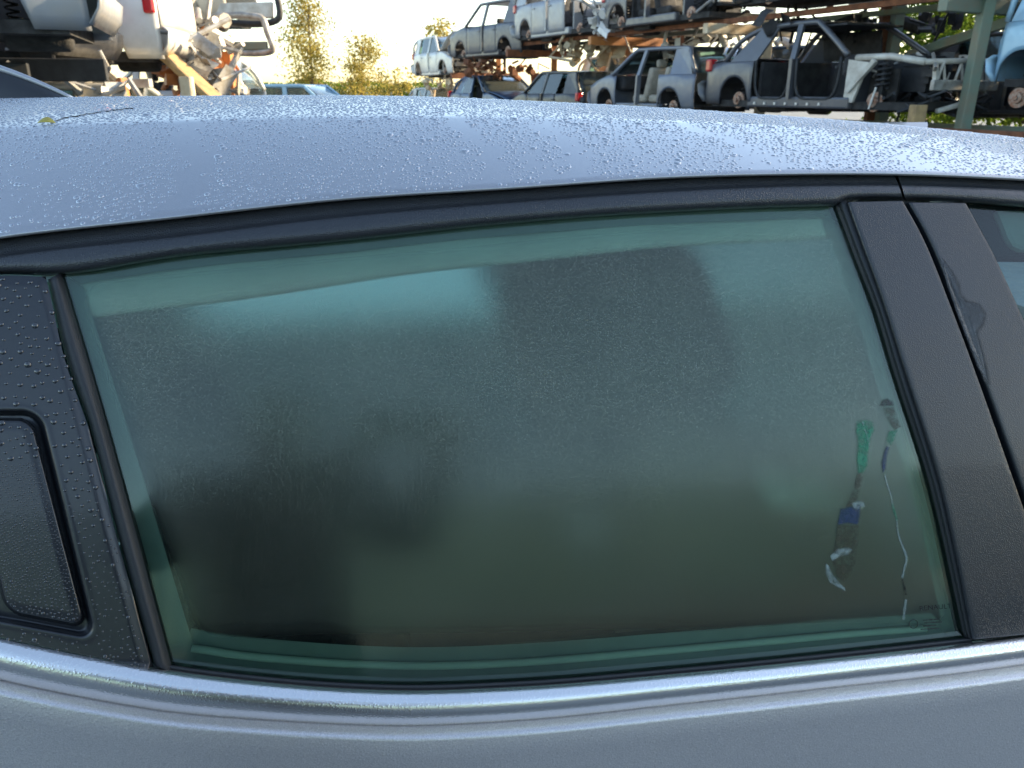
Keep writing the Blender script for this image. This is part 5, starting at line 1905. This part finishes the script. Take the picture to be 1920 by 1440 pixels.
def tree(name, base, h, r0, clumps, per, size, mat, label, group, seed, trunk=0.10, lean=0.0, cat='tree', low=0.35):
    r = np.random.default_rng(seed)
    root = empty(name, base)
    tag(root, label, cat, group)
    tp = np.array([(0, 0, -0.1), (lean * 0.3, 0.05, h * 0.35), (lean * 0.7, -0.05, h * 0.7), (lean, 0, h * 0.96)])
    Shape().tube(polyline(tp, 12), np.linspace(trunk, trunk * 0.25, 12), 8).build('trunk', 'bark', root, smooth=True)
    pts = []
    for k in range(clumps):
        f = low + (1 - low) * (k + r.random()) / clumps
        ang = r.uniform(0, 2 * math.pi)
        rad = r0 * (1.05 - 0.75 * max(0, f - 0.3)) * r.uniform(0.2, 1.0)
        c = np.array((lean * f + rad * math.cos(ang), rad * math.sin(ang), h * f))
        a = np.array((lean * f, 0, h * max(0.15, f - 0.12)))
        Shape().tube([a, (a + c) / 2 + (0, 0, 0.1), c], [trunk * 0.35, trunk * 0.22, trunk * 0.08], 5).build('limb', 'bark', root)
        sp_ = r0 * r.uniform(0.22, 0.42)
        pts.append(c + r.standard_normal((per, 3)) * sp_ * np.array((1, 1, 0.6)))
    leaves_mesh(np.concatenate(pts), size, mat, root, 'crown', seed)
    return root


def hedge(name, x0, x1, y, h, depth, n, size, mat, label, seed, cat='hedge'):
    r = np.random.default_rng(seed)
    x = r.uniform(x0, x1, n)
    top = h * (0.72 + 0.28 * value_noise(x * 0.55 + 9, np.zeros(n) + seed, seed))
    z = top * r.random(n) ** 0.6
    P = np.stack([x, y + r.uniform(-depth, depth, n), z], 1)
    o = leaves_mesh(P, size, mat, None, name, seed)
    return tag(o, label, cat, None, 'stuff')


tree('tall_tree', (-11.2, 46.0, 0), 6.1, 1.5, 20, 260, 0.085, 'leaf_gold', 'tall thin sunlit tree in the bright gap between the stacks', 'trees beyond the yard', 51, 0.09, 0.2, low=0.3)
tree('small_tree', (-8.5, 46.0, 0), 4.1, 1.3, 14, 260, 0.08, 'leaf_gold', 'lower sunlit tree right of the tall thin one', 'trees beyond the yard', 52, 0.08, 0.3, low=0.25)
tree('small_tree', (-6.9, 50.0, 0), 2.4, 1.2, 8, 90, 0.12, 'leaf_gold', 'low bushy tree beside the far end of the right row', 'trees beyond the yard', 53, 0.07, low=0.2)
tree('far_tree', (-5.4, 62.0, 0), 6.4, 1.6, 10, 90, 0.16, 'leaf_gold', 'tree crown peeping over the far end of the upper tier', 'trees beyond the yard', 54, 0.10)
hedge('hedge', -19.0, -4.0, 52.0, 2.5, 1.2, 7000, 0.12, 'leaf_green', 'low sunlit hedge closing the far end of the aisle', 55)
k = 0
for t, lat, h, rr in ((-1.5, 8.5, 4.6, 1.8), (2.2, 7.5, 5.0, 2.0), (4.6, 7.0, 5.2, 2.0), (6.5, 8.5, 5.4, 2.0)):
    p = row(t, lat)
    tree('leafy_tree', tuple(p), h, rr, 30, 420, 0.075, 'leaf_green', ('green tree seen between the upper wreck and the hatchback', 'green tree seen through the rear window of the stripped sedan', 'green tree seen above the nose of the stripped sedan', 'green tree behind the light blue wreck')[k], 'trees behind the right row', 60 + k, 0.14, low=0.15)
    k += 1
for t, lat, h, rr in ((10.5, 6.0, 8.0, 2.3), (13.5, 6.0, 8.5, 2.4), (16.5, 6.5, 8.5, 2.4), (12.0, 8.8, 9.0, 2.5), (15.2, 9.0, 9.0, 2.5), (19.0, 7.0, 8.0, 2.4), (9.0, 8.5, 7.0, 2.3)):  # unseen trees added to keep the low sun off the car
    p = row(t, lat)
    tree('added_shade_tree', tuple(p), h, rr, 34, 260, 0.20, 'leaf_green', ('added unseen shade tree at right, nearest the light blue wreck', 'added unseen shade tree at right, second along the yard edge', 'added unseen shade tree at right, third along the yard edge', 'added unseen shade tree at right, behind the first two', 'added unseen shade tree at right, behind the third', 'added unseen shade tree at right, last towards the photographer', 'added unseen shade tree at right, behind the light blue wreck and set back')[k - 4], 'trees behind the right row', 70 + k, 0.18, low=0.12)
    k += 1

# ------------------------------------------------------------------ the photographer, mirrored in the misted pane
surface('skin', (0.20, 0.115, 0.085), 0.55, 0, (120, 0.1, 0.002), 0.08, 12)
surface('jacket', (0.006, 0.009, 0.018), 0.85, 0, (60, 0.4, 0.01), 0.25, 9)
surface('trousers', (0.018, 0.020, 0.028), 0.85, 0, (60, 0.4, 0.01), 0.25, 9)
surface('hair', (0.016, 0.012, 0.010), 0.7, 0, (90, 0.5, 0.01), 0.3, 20)
surface('phone_case', (0.012, 0.012, 0.013), 0.3)


def skin_figure(name, chains, mat, parent=None, sub_=2):
    """Connected joints with radii grown into one smooth surface. chains: lists of (key, (x, y, z), radius)."""
    idx, V, R, E = {}, [], [], []
    for ch in chains:
        prev = None
        for key, co, r in ch:
            if key not in idx:
                idx[key] = len(V)
                V.append(co)
                R.append(r)
            if prev is not None:
                E.append((prev, idx[key]))
            prev = idx[key]
    me = bpy.data.meshes.new(name)
    me.from_pydata(V, E, [])
    me.update()
    o = bpy.data.objects.new(name, me)
    COL.objects.link(o)
    m = o.modifiers.new('skin', 'SKIN')
    m.use_smooth_shade = True
    if not me.skin_vertices:
        me.attributes.new('skin', 'SKIN', 'POINT') if False else None
    bpy.context.view_layer.objects.active = o
    if not me.skin_vertices:
        bm = bmesh.new()
        bm.from_mesh(me)
        bm.verts.layers.skin.verify()
        bm.to_mesh(me)
        bm.free()
    for sv, r in zip(me.skin_vertices[0].data, R):
        sv.radius = (r, r) if not hasattr(r, '__len__') else r
    me.skin_vertices[0].data[0].use_root = True
    sb = o.modifiers.new('smooth', 'SUBSURF')
    sb.levels = sb.render_levels = sub_
    me.materials.append(MAT[mat])
    o.parent = parent
    return o


def photographer(x0, y0):
    P = lambda x, y, z: (x0 + x, y0 + y, z)
    W_ = {}
    hipc, chest, neck = P(0, 0, 0.94), P(0, 0.0, 1.30), P(0, 0.02, 1.47)
    rw, lw = (0.055, -0.060, 1.415), (-0.085, -0.060, 1.430)           # wrists at the phone
    rs_, ls_ = P(0.185, 0.0, 1.40), P(-0.185, 0.0, 1.40)
    re_, le_ = P(0.27, 0.12, 1.16), P(-0.25, 0.14, 1.17)
    torso = [('hip', hipc, 0.135), ('waist', P(0, 0, 1.10), 0.125), ('chest', chest, 0.140), ('neck0', P(0, 0.0, 1.42), 0.075), ('neck', neck, 0.055), ('jaw', P(0, 0.045, 1.555), 0.066), ('head', P(0, 0.030, 1.635), 0.088), ('crown', P(0, 0.015, 1.705), 0.070)]
    chains = [torso, [('jaw', 0, 0), ('chin', P(0, 0.085, 1.535), 0.030)], [('head', 0, 0), ('nose', P(0, 0.135, 1.60), 0.013)]]
    for s_, sh, el, wr in (('r', rs_, re_, rw), ('l', ls_, le_, lw)):
        sg = 1 if s_ == 'r' else -1
        chains.append([('chest', 0, 0), ('sh' + s_, sh, 0.060), ('el' + s_, el, 0.042), ('wr' + s_, wr, 0.027), ('pa' + s_, (wr[0] + 0.004 * sg, wr[1] + 0.022, wr[2] + 0.045), 0.024)])
        pal = np.array((wr[0] + 0.004 * sg, wr[1] + 0.022, wr[2] + 0.045))
        for f_ in range(4):
            b_ = pal + np.array((0.004 * sg, 0.012, -0.020 + 0.018 * f_))
            chains.append([('pa' + s_, 0, 0), ('f%d' % f_ + s_, tuple(b_ + (0.014 * sg, 0.012, 0.004)), 0.0095), ('g%d' % f_ + s_, tuple(b_ + (0.004 * sg, 0.022, 0.006)), 0.0085), ('h%d' % f_ + s_, tuple(b_ + (-0.012 * sg, 0.020, 0.006)), 0.0075)])
        chains.append([('pa' + s_, 0, 0), ('t1' + s_, tuple(pal + (-0.018 * sg, -0.012, -0.012)), 0.0105), ('t2' + s_, tuple(pal + (-0.034 * sg, -0.004, 0.002)), 0.009)])
        chains.append([('hip', 0, 0), ('th' + s_, P(0.095 * sg, 0, 0.86), 0.092), ('kn' + s_, P(0.105 * sg, 0.015, 0.49), 0.058), ('an' + s_, P(0.11 * sg, -0.02, 0.085), 0.040), ('to' + s_, P(0.13 * sg, 0.13, 0.035), 0.035)])
    body = skin_figure('person', chains, 'skin')
    tag(body, 'person in dark jacket taking the picture, mirrored as a dark shape in the pane', 'person')
    jk = [[('hem', P(0, 0, 0.74), 0.172), ('hip', P(0, 0, 0.88), 0.172), ('waist', P(0, 0, 1.10), 0.162), ('chest', chest, 0.172), ('neck0', P(0, 0.0, 1.42), 0.100), ('collar', P(0, 0.01, 1.475), 0.072)]]
    for s_, sh, el, wr in (('r', rs_, re_, rw), ('l', ls_, le_, lw)):
        k_ = np.array(el) * 0.12 + np.array(wr) * 0.88
        jk.append([('chest', 0, 0), ('sh' + s_, sh, 0.084), ('el' + s_, el, 0.060), ('wr' + s_, tuple(k_), 0.040)])
    skin_figure('jacket', jk, 'jacket', body)
    tr_ = [[('hip', P(0, 0, 0.97), 0.145), ('top', P(0, 0, 1.08), 0.138)]]
    for sg, s_ in ((1, 'r'), (-1, 'l')):
        tr_.append([('hip', 0, 0), ('th' + s_, P(0.095 * sg, 0, 0.86), 0.108), ('kn' + s_, P(0.105 * sg, 0.015, 0.49), 0.078), ('an' + s_, P(0.11 * sg, -0.02, 0.10), 0.062)])
    skin_figure('trousers', tr_, 'trousers', body)
    skin_figure('hair', [[('a', P(0, -0.030, 1.60), 0.072), ('b', P(0, -0.015, 1.66), 0.088), ('c', P(0, 0.015, 1.705), 0.078), ('d', P(0, 0.060, 1.70), 0.045)]], 'hair', body)
    for sg in (1, -1):
        Shape().lathe(P(0.034 * sg, 0.108, 1.628), (0, 1, 0), [(0, 0.001), (0.0, 0.010), (0.006, 0.009), (0.010, 0.004), (0.011, 0.0005)], 10).build('eye', 'phone_case', body, smooth=True)
        skin_figure('shoe', [[('h', P(0.11 * sg, -0.05, 0.05), 0.046), ('m', P(0.12 * sg, 0.05, 0.045), 0.044), ('t', P(0.13 * sg, 0.15, 0.035), 0.036)]], 'jacket', body)
    ph = Shape().box((-0.012, -0.0190, 1.462), (0.152, 0.008, 0.074)).build('mobile_phone', 'phone_case', None, bev=0.003)
    tag(ph, 'black mobile phone held up by the photographer', 'phone')


photographer(-0.27, -0.38)


# ------------------------------------------------------------------ unseen corrugated fence added behind the photographer to even the pane's reflection
surface('fence_sheet', (0.20, 0.34, 0.35), 0.6, 0.1, (8, 0.2, 0.02), 0.15, 0.8)
fence = empty('added_fence', (0, -9.0, 0))
tag(fence, 'added grey-green corrugated fence behind the photographer, evening out the pane reflection', 'fence')
xs_ = np.arange(0, 3.0001, 0.05)
sheet_me = None
for k_ in range(-6, 7):
    if sheet_me is None:
        S = Shape()
        S.sheet(np.array([[(x, 0.035 * math.sin(x * 2 * math.pi / 0.25), z) for z in (0.05, 1.1, 2.2, 3.2)] for x in xs_]))
        o_ = S.build('fence_panel', 'fence_sheet', fence, smooth=True)
        sheet_me = o_.data
        S = Shape().box((0, -0.10, 1.65), (0.10, 0.10, 3.3))
        p_ = S.build('fence_post', 'rust', fence)
        post_me = p_.data
    else:
        o_ = bpy.data.objects.new('fence_panel', sheet_me)
        p_ = bpy.data.objects.new('fence_post', post_me)
        for q_ in (o_, p_):
            COL.objects.link(q_)
            q_.parent = fence
    o_.location = (k_ * 3.0, 0.0, 0.0)
    p_.location = (k_ * 3.0, 0.0, 0.0)
